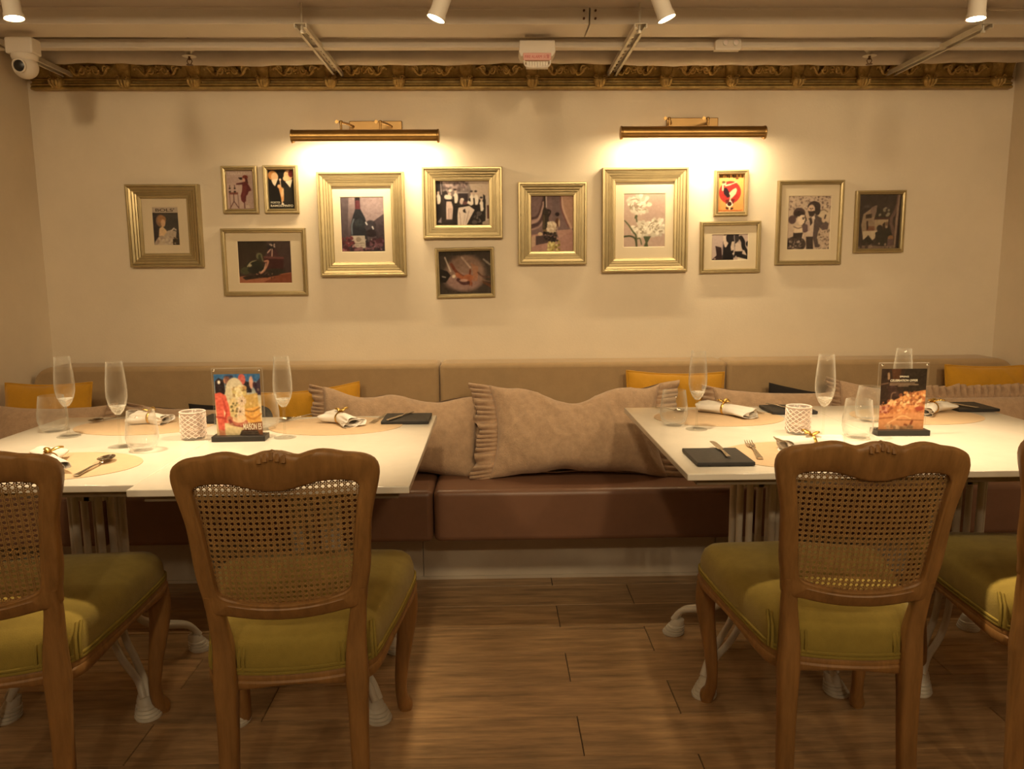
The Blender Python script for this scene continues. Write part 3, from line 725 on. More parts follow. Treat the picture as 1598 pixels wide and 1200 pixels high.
# candle holders
def make_candle():
    t = thing('candle_holder', 'x', 'candle holder')
    MB().lathe([(.0003, 0), (.032, 0), (.0355, .004), (.0375, .03), (.0375, .084), (.0365, .086), (.0345, .084), (.0345, .03), (.033, .008), (.0003, .008)], 36).build('glass_cup', M_FROST, t, 60)
    b = MB(); n = 12
    for s in (-1, 1):
        for k in range(n):
            pts = []
            for q in np.linspace(0, 1, 14):
                a = 2*PI*k/n+s*q*2*PI*.42; pts.append((.0376*math.cos(a), .0376*math.sin(a), .008+q*.070))
            b.tube(pts, .0014, 5)
    b.build('diamond_lattice', M_CRYST, t)
    MB().tube([(.0368*math.cos(a), .0368*math.sin(a), .084) for a in np.linspace(0, 2*PI, 41)[:-1]], .0022, 6, closed=True).build('rim', M_CRYST, t)
    c = MB().lathe([(.0003, .0085), (.019, .0085), (.019, .026), (.017, .027), (.0003, .026)], 24).build('candle', M_WAX, t)
    MB().tube([(0, 0, .026), (.001, 0, .034)], .0008, 5).build('wick', M_BLACKP, c)
    return t
c0 = make_candle()
for i, (x, y, lb) in enumerate(((-.925, 2.335, 'diamond-lattice glass candle holder left of the colourful menu stand'), (.935, 2.31, 'diamond-lattice glass candle holder in the middle of the right table'))):
    o = c0 if i == 0 else copy_tree(c0); o.location = (x, y, TZ); tag(o, lb, 'candle holder', 'glass candle holders')
# placemats
MT = [(-1.165, 2.005, .222, .155, 'oval beige placemat under the spoon at the near left'), (-1.165, 2.545, .225, .155, 'oval beige placemat at the back of the far left table'), (-.525, 2.505, .218, .150, 'oval beige placemat right of the colourful menu stand'),
      (.765, 2.575, .22, .155, 'oval beige placemat at the back left of the right table'), (.845, 2.030, .225, .160, 'oval beige placemat in front of the right candle holder'), (1.445, 2.565, .22, .155, 'oval beige placemat behind the dark menu stand')]
for x, y, rx, ry, lb in MT:
    b = MB(); ls = []
    for sc, z in ((1, 0), (1.002, .0006), (1, .0013), (.5, .0013)):
        ls.append([(rx*sc*math.cos(a), ry*sc*math.sin(a), z) for a in np.linspace(0, 2*PI, 73)[:-1]])
    b.loops(ls); o = b.build('placemat', M_MAT); o.location = (x, y, TZ+.0003); tag(o, lb, 'placemat', 'oval beige placemats')
# slate boards
SL = [(.593, 1.993, .150, .165, 0, 'black slate board at the near left corner of the right table'), (-.300, 2.588, .158, .150, 0, 'black slate board at the back right corner of the left table'),
      (1.045, 2.68, .160, .14, 0, 'black slate board behind the right candle holder'), (1.70, 2.692, .092*1.6, .15, 0, 'black slate board at the far right back corner'), (-.925, 2.625, .15, .14, 0, 'black slate board behind the left candle holder')]
for x, y, w_, d_, a, lb in SL:
    o = MB().box(-w_/2, -d_/2, 0, w_/2, d_/2, .010).build('slate_board', M_SLATE, None, 0, .0018); o.location = (x, y, TZ+.0019); o.rotation_euler.z = a; tag(o, lb, 'slate board', 'black slate boards')
# cutlery (pointing along +y, lying on z=0)
def handle(b, L, w0=.0045, w1=.0095):
    pth = catmull([(0, 0, .004), (0, -L*.35, .006), (0, -L*.7, .0045), (0, -L, .004)], 6)
    n = len(pth); rr = []
    for i in range(n):
        q = i/(n-1); ww = w0*.75+(w1-w0*.75)*q**1.5*(1 if q < .95 else .75); rr.append((.0016+.0006*q, ww*.85))
    b.tube(pth, rr, 10, upv=(0, 0, 1))
def mk_fork():
    b = MB(); handle(b, .115)
    for k in range(4):
        x = (k-1.5)*.0058; b.tube([(x*.9, .018, .0045), (x, .03, .0035), (x, .05, .003), (x*.98, .068, .006)], [(.0012, .0017), (.0012, .0016), (.001, .0014), (.0006, .0008)], 6, upv=(0, 0, 1))
    b.tube([(0, -.004, .005), (0, .006, .006), (0, .014, .005), (0, .021, .0045)], [(.0016, .0035), (.0015, .008), (.0014, .0112), (.0012, .0108)], 10, upv=(0, 0, 1))
    return b.mesh('fork', M_STEEL, 60)
def mk_spoon():
    b = MB(); handle(b, .115)
    def f(sg):
        def g(a, c):
            th = 2*PI*a; q = c; yy = .026+.029*q*math.cos(th); xx = .0175*q*math.sin(th)*(1-.12*math.cos(th)); return (xx, yy, .0028+.0075*q*q+(.0012 if sg > 0 else 0))
        return g
    b.grid(28, 8, f(-1), closeu=True); b.grid(28, 8, f(1), closeu=True, flip=True)
    b.tube([(0, -.004, .005), (0, .004, .0095)], [(.0016, .0035), (.0014, .005)], 8, upv=(0, 0, 1))
    return b.mesh('spoon', M_STEEL, 60)
def mk_knife():
    b = MB(); handle(b, .085, .005, .008)
    b.tube(catmull([(0, -.002, .005), (.001, .01, .005), (.0015, .05, .005), (.001, .085, .005), (-.003, .10, .005)], 5), [(.0011, .004+.005*min(1, i/4)*(1 if i < 17 else (20-i)/3+.05)) for i in range(21)], 8, upv=(0, 0, 1))
    return b.mesh('knife', M_STEEL, 60)
FK, SP, KN = mk_fork(), mk_spoon(), mk_knife()
def cut(me, name, head, tail, z, label, grp):
    o = bpy.data.objects.new(name, me); COL.objects.link(o)
    d = Vector((head[0]-tail[0], head[1]-tail[1])); a = math.atan2(d.y, d.x)-PI/2; L = {'fork': .183, 'spoon': .17, 'knife': .185}[name]
    f = {'fork': .115, 'spoon': .115, 'knife': .085}[name]/L; o.location = (tail[0]+d.x*f, tail[1]+d.y*f, z); o.rotation_euler.z = a
    s = d.length/L; s = min(1.15, max(.9, s)); o.scale = (s, s, s); tag(o, label, name, grp)
ZM = TZ+.0017; ZS = TZ+.0121
cut(SP, 'spoon', (-1.045, 2.075), (-1.045, 1.885), ZM, 'steel spoon lying on the near left placemat', 'steel spoons')
cut(SP, 'spoon', (-1.370, 2.600), (-1.300, 2.690), ZM, 'steel spoon at the back of the far left table', 'steel spoons')
cut(SP, 'spoon', (.665, 2.665), (.60, 2.745), ZM, 'steel spoon seen through the leftmost tumbler of the right table', 'steel spoons')
cut(FK, 'fork', (.738, 2.185), (.700, 1.965), ZM, 'steel fork beside the near right black board', 'steel forks')
cut(FK, 'fork', (-.412, 2.52), (-.385, 2.68), ZM, 'steel fork left of the back black board on the left table', 'steel forks')
cut(FK, 'fork', (-1.375, 2.135), (-1.385, 1.95), TZ+.0006, 'steel fork peeping over the far left chair back', 'steel forks')
cut(FK, 'fork', (-1.055, 2.56), (-1.02, 2.70), ZM, 'steel fork behind the left candle holder', 'steel forks')
cut(FK, 'fork', (.930, 2.615), (.885, 2.76), ZM, 'steel fork beside the board behind the right candle holder', 'steel forks')
cut(SP, 'spoon', (-.715, 2.585), (-.672, 2.66), ZM, 'steel spoon behind the flute by the colourful menu stand', 'steel spoons')
cut(KN, 'knife', (.618, 2.135), (.612, 1.955), ZS, 'steel knife resting on the near right black board', 'steel knives')
cut(KN, 'knife', (-.355, 2.52), (-.29, 2.66), ZS, 'steel knife resting on the left table back black board', 'steel knives')
cut(KN, 'knife', (1.06, 2.62), (1.0, 2.745), ZS, 'steel knife resting on the board behind the right candle holder', 'steel knives')
cut(KN, 'knife', (1.69, 2.64), (1.64, 2.76), ZS, 'steel knife resting on the far right black board', 'steel knives')
# napkins: a cloth drawn through a gilt leaf ring
def napkin(x, y, a, label, seed, L1=.085, L2=.075):
    t = thing('napkin', label, 'napkin', (x, y, TZ+.0018), a, 'rolled napkins in gold leaf rings')
    def prof(q):   # half width, half height along the length (q -1..1)
        if q < 0: k = -q; return .019+.020*k**1.2, .019-.004*k
        k = q; return .019+.026*k**1.1, .019-.001*k
    def f(a_, c):
        q = 2*c-1; th = 2*PI*a_; hw, hh = prof(q)
        fold = 1+.20*math.sin(th*3+seed+q*1.2)*min(1, abs(q)*1.6)+.08*math.sin(th*7+seed*2)*abs(q)
        yy = q*(L2 if q > 0 else L1)*(1+.10*math.sin(th*2+seed)*abs(q)**3)
        xx = hw*math.cos(th)*fold; zz = hh*math.sin(th)*fold
        return (xx, yy, max(zz+hh*1.05, .0004+.0004*math.sin(th)))
    b = MB(); b.grid(60, 26, f, closeu=True)
    # inner rolled layers seen at the open ends
    for sgn, L in ((1, L2), (-1, L1)):
        def g(a_, c, sgn=sgn, L=L):
            th = a_*4.6*PI+seed; hw, hh = prof(sgn); r = 1-.16*a_*4.6/2
            dd = 1-.30*c
            return (hw*r*.80*math.cos(th), sgn*L*(dd-.02), max(hh*1.05+hh*r*.80*math.sin(th), .0012))
        b.grid(70, 5, g)
    cl = b.build('napkin_cloth', M_NAPKIN, t, 180); sm = cl.modifiers.new('Solidify', 'SOLIDIFY'); sm.thickness = .0012; sm.offset = 0
    r = MB().tube([(.0215*math.cos(q), 0, .020+.0205*math.sin(q)) for q in np.linspace(0, 2*PI, 33)[:-1]], [(.0045, .0014)]*32, 8, closed=True, upv=(0, 1, 0)).build('napkin_ring', M_GOLD, t)
    for (lx, ly, an, ll) in ((0, 0, .3, .038), (.004, -.002, 1.9, .030), (-.003, .003, -1.5, .026)):
        b = MB(); dx, dy = math.cos(an), math.sin(an)
        def lf(a_, c, dx=dx, dy=dy, ll=ll, lx=lx, ly=ly):
            s_ = c*ll; ww = .009*math.sin(PI*min(1, c*.96+.04))**.7*(1+.18*math.sin(c*22)); v = 2*a_-1
            return (lx+dx*s_-dy*ww*v, ly+dy*s_+dx*ww*v, .042+.010*math.sin(c*2.2)-.004*v*v+.0)
        b.grid(5, 12, lf); o = b.build('leaf', M_GOLD, r, 180); sm = o.modifiers.new('Solidify', 'SOLIDIFY'); sm.thickness = .001
    return t
napkin(-1.165, 1.985, R(34), 'rolled white napkin in a gold leaf ring on the near left placemat', 1.0, .09, .105)
napkin(-1.16, 2.575, R(78), 'rolled white napkin in a gold leaf ring at the back of the far left table', 2.2, .058, .055)
napkin(-.515, 2.535, R(42), 'rolled white napkin in a gold leaf ring right of the colourful menu stand', 3.1, .085, .06)
napkin(.80, 2.625, R(42), 'rolled white napkin in a gold leaf ring at the back left of the right table', 4.5, .11, .09)
napkin(.885, 2.085, R(100), 'rolled white napkin in a gold leaf ring just behind the right chair back', 5.2, .09, .09)
napkin(1.52, 2.60, R(-50), 'rolled white napkin right of the dark menu stand', 6.6, .08, .08)
# ================================================================== PRINTED PICTURES
class Paint:
    def __init__(s, w, h, seed=0):
        s.w, s.h = w, h; s.c = np.zeros((h, w, 3)); s.rng = np.random.default_rng(seed)
        s.X, s.Y = np.meshgrid((np.arange(w)+.5)/w, (np.arange(h)+.5)/h); s.ar = w/h
    def put(s, m, c, a=1):
        m = np.clip(m, 0, 1)[..., None]*a; s.c = s.c*(1-m)+np.array(c, float)*m; return s
    def fill(s, c): s.c[:] = c; return s
    def vgrad(s, c0, c1, y0=0, y1=1):
        t = np.clip((s.Y-y0)/(y1-y0), 0, 1)[..., None]; s.c = np.array(c0)*(1-t)+np.array(c1)*t; return s
    def ell(s, cx, cy, rx, ry, c, rot=0, a=1, soft=.03):
        dx, dy = (s.X-cx)*s.ar, s.Y-cy; k, q = math.cos(R(rot)), math.sin(R(rot))
        u, v = (dx*k+dy*q)/(rx*s.ar), (-dx*q+dy*k)/ry
        d = np.sqrt(u*u+v*v); e = max(soft, 1.2/(min(rx*s.w, ry*s.h)+1e-6)); return s.put((1-d)/e+.5, c, a)
    def poly(s, pts, c, a=1):
        ins = np.zeros((s.h, s.w)); SS = 3
        for oy in range(SS):
            for ox in range(SS):
                X = s.X+((ox+.5)/SS-.5)/s.w; Y = s.Y+((oy+.5)/SS-.5)/s.h; I = np.zeros(X.shape, bool); n = len(pts)
                for i in range(n):
                    x1, y1 = pts[i]; x2, y2 = pts[(i+1) % n]
                    if y1 == y2: continue
                    cnd = ((y1 > Y) != (y2 > Y)) & (X < (x2-x1)*(Y-y1)/(y2-y1)+x1); I ^= cnd
                ins += I
        return s.put(ins/SS**2, c, a)
    def line(s, pts, wd, c, a=1, wd2=None):
        n = len(pts)-1
        for i in range(n):
            (x1, y1), (x2, y2) = pts[i], pts[i+1]; ax, ay, bx, by = x1*s.ar, y1, x2*s.ar, y2
            dx, dy = bx-ax, by-ay; L = dx*dx+dy*dy+1e-9; t = np.clip(((s.X*s.ar-ax)*dx+(s.Y-ay)*dy)/L, 0, 1)
            d = np.hypot(s.X*s.ar-ax-t*dx, s.Y-ay-t*dy); ww = wd if wd2 is None else wd+(wd2-wd)*(i/max(1, n-1))
            s.put((ww-d)*s.h*.8+.5, c, a)
        return s
    def curve(s, pts, wd, c, a=1, wd2=None):
        return s.line([(p.x, p.y) for p in catmull([(x, y, 0) for x, y in pts], 7)], wd, c, a, wd2)
    def blobs(s, n, box, r, cols, a=1):
        x0, y0, x1, y1 = box
        for _ in range(n):
            cx, cy = s.rng.uniform(x0, x1), s.rng.uniform(y0, y1); rr = s.rng.uniform(*r)
            s.ell(cx, cy, rr/s.ar, rr*s.rng.uniform(.6, 1.2), cols[s.rng.integers(len(cols))], s.rng.uniform(0, 180), a, .3)
        return s
    def grain(s, amp, k=6):
        n = s.rng.normal(size=(s.h//k+2, s.w//k+2)); n = np.kron(n, np.ones((k, k)))[:s.h, :s.w]
        for _ in range(2): n = (n+np.roll(n, 1, 0)+np.roll(n, 1, 1)+np.roll(n, -1, 0)+np.roll(n, -1, 1))/5
        s.c += (n*amp)[..., None]; return s
    def strokes(s, box, n, col, wd=.008):
        x0, y0, x1, y1 = box   # a row of small letter-like strokes
        for k in range(n):
            x = x0+(x1-x0)*(k+.5)/n; w2 = (x1-x0)/n*.32
            f = s.rng.integers(4)
            if f == 0: s.line([(x-w2, y0), (x-w2, y1)], wd, col); s.line([(x+w2, y0), (x+w2, y1)], wd, col); s.line([(x-w2, (y0+y1)/2), (x+w2, (y0+y1)/2)], wd, col)
            elif f == 1: s.line([(x-w2, y1), (x, y0), (x+w2, y1)], wd, col)
            elif f == 2: s.line([(x+w2, y0), (x-w2, y0), (x-w2, y1), (x+w2, y1)], wd, col)
            else: s.line([(x, y0), (x, y1)], wd, col); s.line([(x-w2, y0), (x+w2, y0)], wd, col)
        return s
    def blur(s, n=1):
        for _ in range(n):
            q = np.pad(s.c, ((1, 1), (1, 1), (0, 0)), mode='edge'); s.c = (q[1:-1, 1:-1]*2+q[:-2, 1:-1]+q[2:, 1:-1]+q[1:-1, :-2]+q[1:-1, 2:])/6
        return s
    def obj(s, name, wm, hm, parent, loc):
        g_ = s.c.mean(2, keepdims=True); s.c = g_+(s.c-g_)*.85; s.blur(1)
        w_, h_ = s.w, s.h
        xs = np.linspace(-wm/2, wm/2, w_); zs = np.linspace(hm/2, -hm/2, h_)
        co = np.zeros((h_, w_, 3)); co[..., 0] = xs[None]; co[..., 2] = zs[:, None]
        idx = np.arange(h_*w_).reshape(h_, w_); q = np.stack([idx[1:, :-1], idx[1:, 1:], idx[:-1, 1:], idx[:-1, :-1]], -1).reshape(-1, 4)
        me = bpy.data.meshes.new(name); me.from_pydata(co.reshape(-1, 3).tolist(), [], q.tolist()); me.materials.append(M_PRINT)
        ca = me.color_attributes.new('Col', 'FLOAT_COLOR', 'POINT'); rgba = np.ones((h_*w_, 4)); rgba[:, :3] = srgb(np.clip(s.c, 0, 255)).reshape(-1, 3)
        ca.data.foreach_set('color', rgba.ravel().astype(np.float32))
        o = bpy.data.objects.new(name, me); COL.objects.link(o); o.parent = parent; o.location = loc; return o
K = (22, 18, 20)
def p_lady():      # lady in white on a dark ground
    p = Paint(64, 92, 1).fill((62, 58, 56)); p.poly([(0, 0), (.28, 0), (.22, 1), (0, 1)], (44, 34, 44)).poly([(0, 0), (1, 0), (1, .155), (0, .15)], (196, 176, 156))
    p.ell(.32, .36, .19, .16, (150, 110, 80)).ell(.36, .32, .16, .10, (178, 122, 72)).ell(.40, .42, .085, .10, (226, 178, 134)).poly([(.20, .76), (.24, .56), (.36, .50), (.50, .60), (.54, .66), (.40, .78)], (232, 196, 148))
    p.poly([(.05, .9), (.2, .77), (.40, .76), (.55, .62), (.68, .60), (.90, .64), (.86, .80), (.74, 1), (0, 1)], (192, 172, 152)).blobs(40, (.15, .78, .8, 1), (.02, .05), [(216, 200, 178), (168, 144, 128), (208, 188, 158)], .7)
    p.line([(.70, .62), (.80, .56), (.88, .60)], .018, (214, 196, 178)).blobs(12, (.75, .78, .95, 1), (.02, .05), [(60, 44, 28), (150, 124, 90), (44, 34, 24)]).line([(.0, .165), (1, .17)], .012, (40, 26, 20)); return p.grain(5, 3)
def p_apero():     # woman in claret dress beside a tripod table
    p = Paint(72, 98, 2).fill((196, 166, 156)); p.strokes((.05, .04, .92, .10), 9, (216, 192, 180), .012)
    for k in range(5): p.curve([(.02, .22+.03*k), (.3, .17+.03*k), (.55, .24+.05*k)], .004, (176, 146, 138))
    d = (112, 36, 40); d2 = (136, 52, 52)
    p.ell(.70, .17, .10, .055, (132, 44, 34)).poly([(.44, .18), (.58, .17), (.60, .23), (.52, .235)], (44, 22, 22)).ell(.645, .24, .045, .05, (216, 160, 140)).poly([(.70, .18), (.78, .22), (.80, .34), (.70, .30)], (92, 26, 30))
    p.poly([(.58, .30), (.70, .28), (.80, .36), (.88, .46), (.90, .52), (.80, .54), (.76, .62), (.70, .66), (.68, .80), (.60, .84), (.52, .78), (.50, .66), (.56, .54), (.58, .42)], d).poly([(.36, .33), (.60, .30), (.60, .36), (.36, .365)], (98, 34, 40)).poly([(.60, .40), (.74, .40), (.70, .60), (.58, .70)], d2, .6)
    p.line([(.63, .82), (.63, .98)], .014, (110, 56, 50)).line([(.70, .78), (.72, .96)], .010, (190, 150, 140)).poly([(.66, .90), (.80, .90), (.80, .98), (.66, .98)], (210, 188, 174))
    for x in (.12, .30):
        p.ell(x, .46, .035, .022, (50, 30, 30)).line([(x, .38), (x, .45)], .008, (70, 44, 40)).ell(x, .55, .04, .026, (50, 30, 30))
    p.poly([(.08, .565), (.42, .565), (.40, .62), (.10, .62)], (136, 70, 60)).line([(.25, .60), (.25, .80), (.10, .98)], .010, (92, 50, 48)).line([(.25, .80), (.42, .98)], .010, (92, 50, 48)).line([(.10, .6), (.12, .98)], .007, (120, 80, 76)).line([(.40, .6), (.42, .98)], .007, (120, 80, 76))
    return p.grain(4, 3)
def p_port():      # generic dark poster: two pale heads facing over a small figure
    p = Paint(68, 100, 3).fill((26, 22, 22)); p.poly([(.40, .42), (1, .42), (1, 1), (.55, 1)], (52, 48, 40), .7)
    p.ell(.18, .14, .18, .12, (214, 140, 72)).ell(.26, .18, .14, .11, (240, 190, 136)).poly([(.12, .26), (.40, .22), (.26, .42), (.18, .36)], (244, 220, 190))
    p.ell(.80, .14, .18, .13, (236, 184, 130)).ell(.90, .10, .10, .09, (120, 34, 34)).ell(.70, .22, .12, .07, (244, 196, 142)).poly([(.66, .30), (.96, .24), (.86, .46), (.74, .36)], (246, 226, 198))
    p.ell(.47, .25, .045, .03, (236, 200, 170)).line([(.47, .28), (.49, .44)], .012, (236, 196, 160)).ell(.42, .42, .07, .05, (244, 186, 132)).poly([(.40, .46), (.54, .44), (.60, .60), (.58, .80), (.50, .82), (.44, .60)], (236, 164, 96)).ell(.54, .58, .05, .12, (246, 196, 140), 10)
    p.line([(.50, .78), (.52, .86)], .014, (240, 190, 140)).ell(.53, .87, .05, .03, (248, 232, 206)); return p.grain(3, 3)
def p_flask():     # dark still life, ribbed flask and green horn
    p = Paint(112, 90, 4).vgrad((48, 36, 24), (74, 52, 46)).poly([(.55, 0), (1, 0), (1, .75), (.55, .7)], (74, 54, 54), .7)
    p.poly([(0, .84), (.35, .80), (.6, .82), (1, .74), (1, 1), (0, 1)], (176, 104, 72)).poly([(.45, .98), (.75, .80), (1, .76), (1, 1)], (136, 68, 42))
    p.poly([(.48, .38), (.86, .40), (.84, .66), (.50, .66)], (66, 24, 26)).poly([(.48, .36), (.87, .38), (.86, .43), (.48, .41)], (112, 60, 56)).poly([(.52, .36), (.78, .36), (.70, .16), (.60, .14)], (74, 36, 42)).ell(.63, .14, .08, .07, (40, 32, 34)).blobs(10, (.56, .06, .70, .2), (.01, .03), [(190, 160, 146), (34, 26, 28)])
    p.line([(.62, .20), (.56, .28)], .012, (208, 176, 160)).line([(.65, .20), (.64, .36)], .012, (204, 168, 150))
    p.ell(.40, .36, .06, .08, (104, 104, 72)).ell(.41, .40, .03, .08, (50, 54, 34)).line([(.44, .36), (.47, .48)], .016, (116, 112, 78)).ell(.30, .60, .16, .15, (40, 42, 30)).curve([(.17, .60), (.24, .50), (.34, .46)], .014, (176, 164, 122), 1, .006).ell(.22, .58, .03, .04, (178, 166, 136)).ell(.12, .70, .09, .09, (78, 80, 52)).ell(.33, .68, .16, .10, (34, 34, 30)).ell(.70, .72, .18, .07, (46, 40, 30))
    p.curve([(.50, .48), (.56, .48), (.52, .62), (.44, .74), (.34, .78)], .020, (196, 132, 104)).curve([(.52, .52), (.48, .66), (.42, .74)], .008, (232, 190, 160))
    p.poly([(.06, .86), (.22, .80), (.5, .80), (.66, .78), (.80, .80), (.55, .86), (.36, .88), (.12, .92)], (46, 30, 26)).blobs(26, (.35, .72, .68, .88), (.008, .022), [(120, 78, 56), (50, 30, 26), (150, 120, 92), (30, 24, 22)]); return p.grain(5, 3)
def p_wine():      # wine bottle, glass and grapes
    p = Paint(94, 118, 5).vgrad((150, 128, 132), (52, 42, 52)); p.ell(.75, .30, .30, .25, (166, 142, 146), 0, .7, .6).poly([(0, 0), (.2, 0), (.12, 1), (0, 1)], (70, 58, 66), .7)
    p.poly([(.34, 0), (.45, 0), (.46, .22), (.56, .38), (.60, .52), (.60, 1), (.22, 1), (.22, .52), (.27, .38), (.34, .22)], (32, 34, 44)).poly([(.35, .06), (.45, .06), (.46, .22), (.34, .22)], (96, 40, 50)).poly([(.35, 0), (.45, 0), (.45, .05), (.35, .05)], (40, 26, 30))
    p.curve([(.30, .40), (.25, .52), (.25, .68)], .012, (96, 104, 118)).ell(.42, .47, .10, .07, (54, 60, 66), 0, .6).poly([(.215, .70), (.54, .70), (.56, .93), (.27, .95)], (172, 158, 146)).ell(.39, .77, .06, .045, (130, 116, 104)).line([(.26, .85), (.52, .84)], .006, (120, 108, 100)).line([(.27, .89), (.50, .88)], .006, (120, 108, 100))
    p.ell(.68, .54, .13, .12, (58, 52, 62)).ell(.70, .66, .13, .07, (34, 24, 32)).line([(.57, .46), (.60, .50)], .012, (206, 200, 206)).line([(.72, .54), (.74, .58)], .012, (206, 200, 206)).line([(.69, .74), (.69, .90)], .010, (80, 70, 80)).poly([(.75, .44), (1, .30), (1, 1), (.85, 1)], (44, 34, 44), .7)
    p.blobs(34, (.60, .76, .95, .98), (.022, .040), [(70, 30, 44), (44, 20, 34), (104, 64, 78)]).blobs(26, (.02, .74, .28, .98), (.022, .040), [(110, 44, 52), (72, 30, 40), (150, 90, 96)]).blobs(16, (.05, .76, .92, .98), (.006, .012), [(196, 160, 164)]).blobs(14, (.28, .93, .6, 1), (.02, .035), [(60, 28, 42), (120, 80, 90)]); return p.grain(6, 3)
def p_staff():     # sepia group in an old dining room
    p = Paint(112, 90, 6).vgrad((158, 140, 138), (64, 54, 52)).poly([(.6, 0), (1, 0), (1, .5), (.7, .35)], (196, 174, 156)).poly([(0, 0), (.13, 0), (.13, .6), (0, .6)], (46, 40, 42)).line([(.10, 0), (.11, .3)], .012, (170, 150, 150)).blobs(60, (.14, .02, .6, .22), (.015, .04), [(190, 160, 158), (120, 96, 98), (206, 180, 176), (84, 66, 68)], .7)
    p.poly([(0, .45), (1, .42), (1, 1), (0, 1)], (50, 42, 40)).poly([(.42, .28), (.60, .28), (.60, .50), (.42, .5)], (56, 44, 50)).line([(.4, .27), (.6, .27)], .008, (196, 180, 180)).poly([(.12, .25), (.20, .22), (.34, .6), (.14, .7)], (54, 46, 48))
    wv = (236, 222, 208); pk = (222, 194, 184)
    for x, y, h in ((.04, .26, .28), (.36, .24, .26), (.66, .28, .24), (.74, .28, .26), (.84, .42, .20)):
        p.ell(x+.01, y, .022, .045, (214, 184, 168)).ell(x+.005, y-.04, .026, .02, (50, 40, 40)).ell(x+.01, y+.15, .045, .12, wv).line([(x-.03, y+.12), (x-.02, y+.30)], .016, (30, 24, 24)).poly([(x-.03, y+.26), (x+.06, y+.26), (x+.07, 1), (x-.04, 1)], (38, 32, 32))
    p.ell(.27, .22, .03, .03, wv).ell(.26, .30, .03, .04, (214, 180, 170)).ell(.20, .36, .04, .05, wv).ell(.24, .37, .06, .06, wv).line([(.17, .43), (.31, .43)], .014, (30, 24, 26)).poly([(.20, .46), (.29, .46), (.32, .60), (.30, .86), (.19, .86), (.19, .6)], pk).line([(.24, .62), (.24, .84)], .008, (150, 120, 118)).line([(.28, .62), (.28, .84)], .006, (160, 130, 126))
    p.ell(.49, .42, .035, .035, wv).ell(.48, .47, .035, .06, (214, 186, 178)).ell(.55, .50, .05, .04, (110, 70, 70)).line([(.42, .58), (.62, .54)], .018, (30, 22, 24)).poly([(.42, .60), (.62, .56), (.72, .65), (.64, .82), (.56, 1), (.40, 1), (.40, .75)], (222, 202, 190)).poly([(.50, .66), (.54, .62), (.56, .72), (.51, .70)], (40, 30, 30)).line([(.44, .70), (.46, .98)], .008, (168, 142, 134)).line([(.62, .66), (.55, .96)], .008, (178, 152, 142)).line([(.54, .76), (.51, .98)], .006, (186, 160, 150))
    p.poly([(.60, .44), (.70, .50), (.66, .56), (.58, .50)], wv).poly([(.93, .36), (1, .34), (1, 1), (.92, .9)], (196, 178, 166)).poly([(.88, .30), (.92, .34), (.92, .62), (.88, .60)], (40, 34, 34)).poly([(.95, .55), (1, .55), (1, .85), (.95, .85)], (90, 56, 54)).blobs(16, (.70, .66, .86, .96), (.02, .05), [(90, 80, 78), (40, 34, 32), (120, 106, 100)]).poly([(.03, .92), (.10, .80), (.10, .94)], (150, 136, 140)).poly([(.86, .92), (1, .86), (1, .98), (.86, .98)], (170, 150, 134)); return p.grain(6, 2)
def p_lobster():   # pale plate with a lobster between glass stems
    p = Paint(112, 90, 7).fill((66, 54, 46)); p.ell(.50, .5, .38, .42, (150, 116, 100), 0, .9, .25).ell(.46, .72, .34, .20, (160, 122, 116), 0, .8, .4).poly([(0, .40), (.16, .46), (.22, .56), (.12, .72), (0, .72)], (32, 24, 18)).poly([(0, 0), (1, 0), (1, .08), (0, .10)], (50, 40, 30), .8)
    rr = (172, 96, 60); r2_ = (122, 58, 34)
    p.curve([(.24, .30), (.32, .46), (.42, .56), (.50, .60)], .035, r2_, 1, .02).curve([(.50, .60), (.58, .56), (.60, .44)], .020, r2_).ell(.56, .62, .10, .08, rr).curve([(.34, .54), (.44, .62), (.56, .70), (.60, .76)], .045, rr, .9).curve([(.36, .66), (.45, .74), (.56, .74)], .040, (86, 46, 46)).ell(.47, .68, .08, .035, (196, 150, 132))
    p.line([(.58, .74), (.58, .80)], .010, r2_).line([(.62, .74), (.62, .82)], .008, r2_)
    for k in range(5): p.curve([(.62+.03*k, .28+.02*k), (.66+.02*k, .5), (.64+.02*k, .7)], .010, (188, 118, 78), .6)
    p.line([(.12, .14), (.22, .46)], .018, (196, 176, 160)).line([(.44, .14), (.60, .38)], .020, (188, 158, 140)).line([(.86, .20), (.98, .32)], .022, (150, 138, 128)).line([(.06, .58), (.12, .60)], .014, (170, 160, 150)).ell(.28, .58, .035, .04, (236, 216, 190), 0, .9, .6)
    p.poly([(.82, .70), (1, .78), (1, .88), (.84, .76)], (104, 60, 34)).curve([(.74, .50), (.84, .60), (1, .62)], .012, (96, 56, 44)).curve([(.80, .66), (.9, .70), (1, .72)], .008, (150, 110, 84)); return p.grain(6, 4)
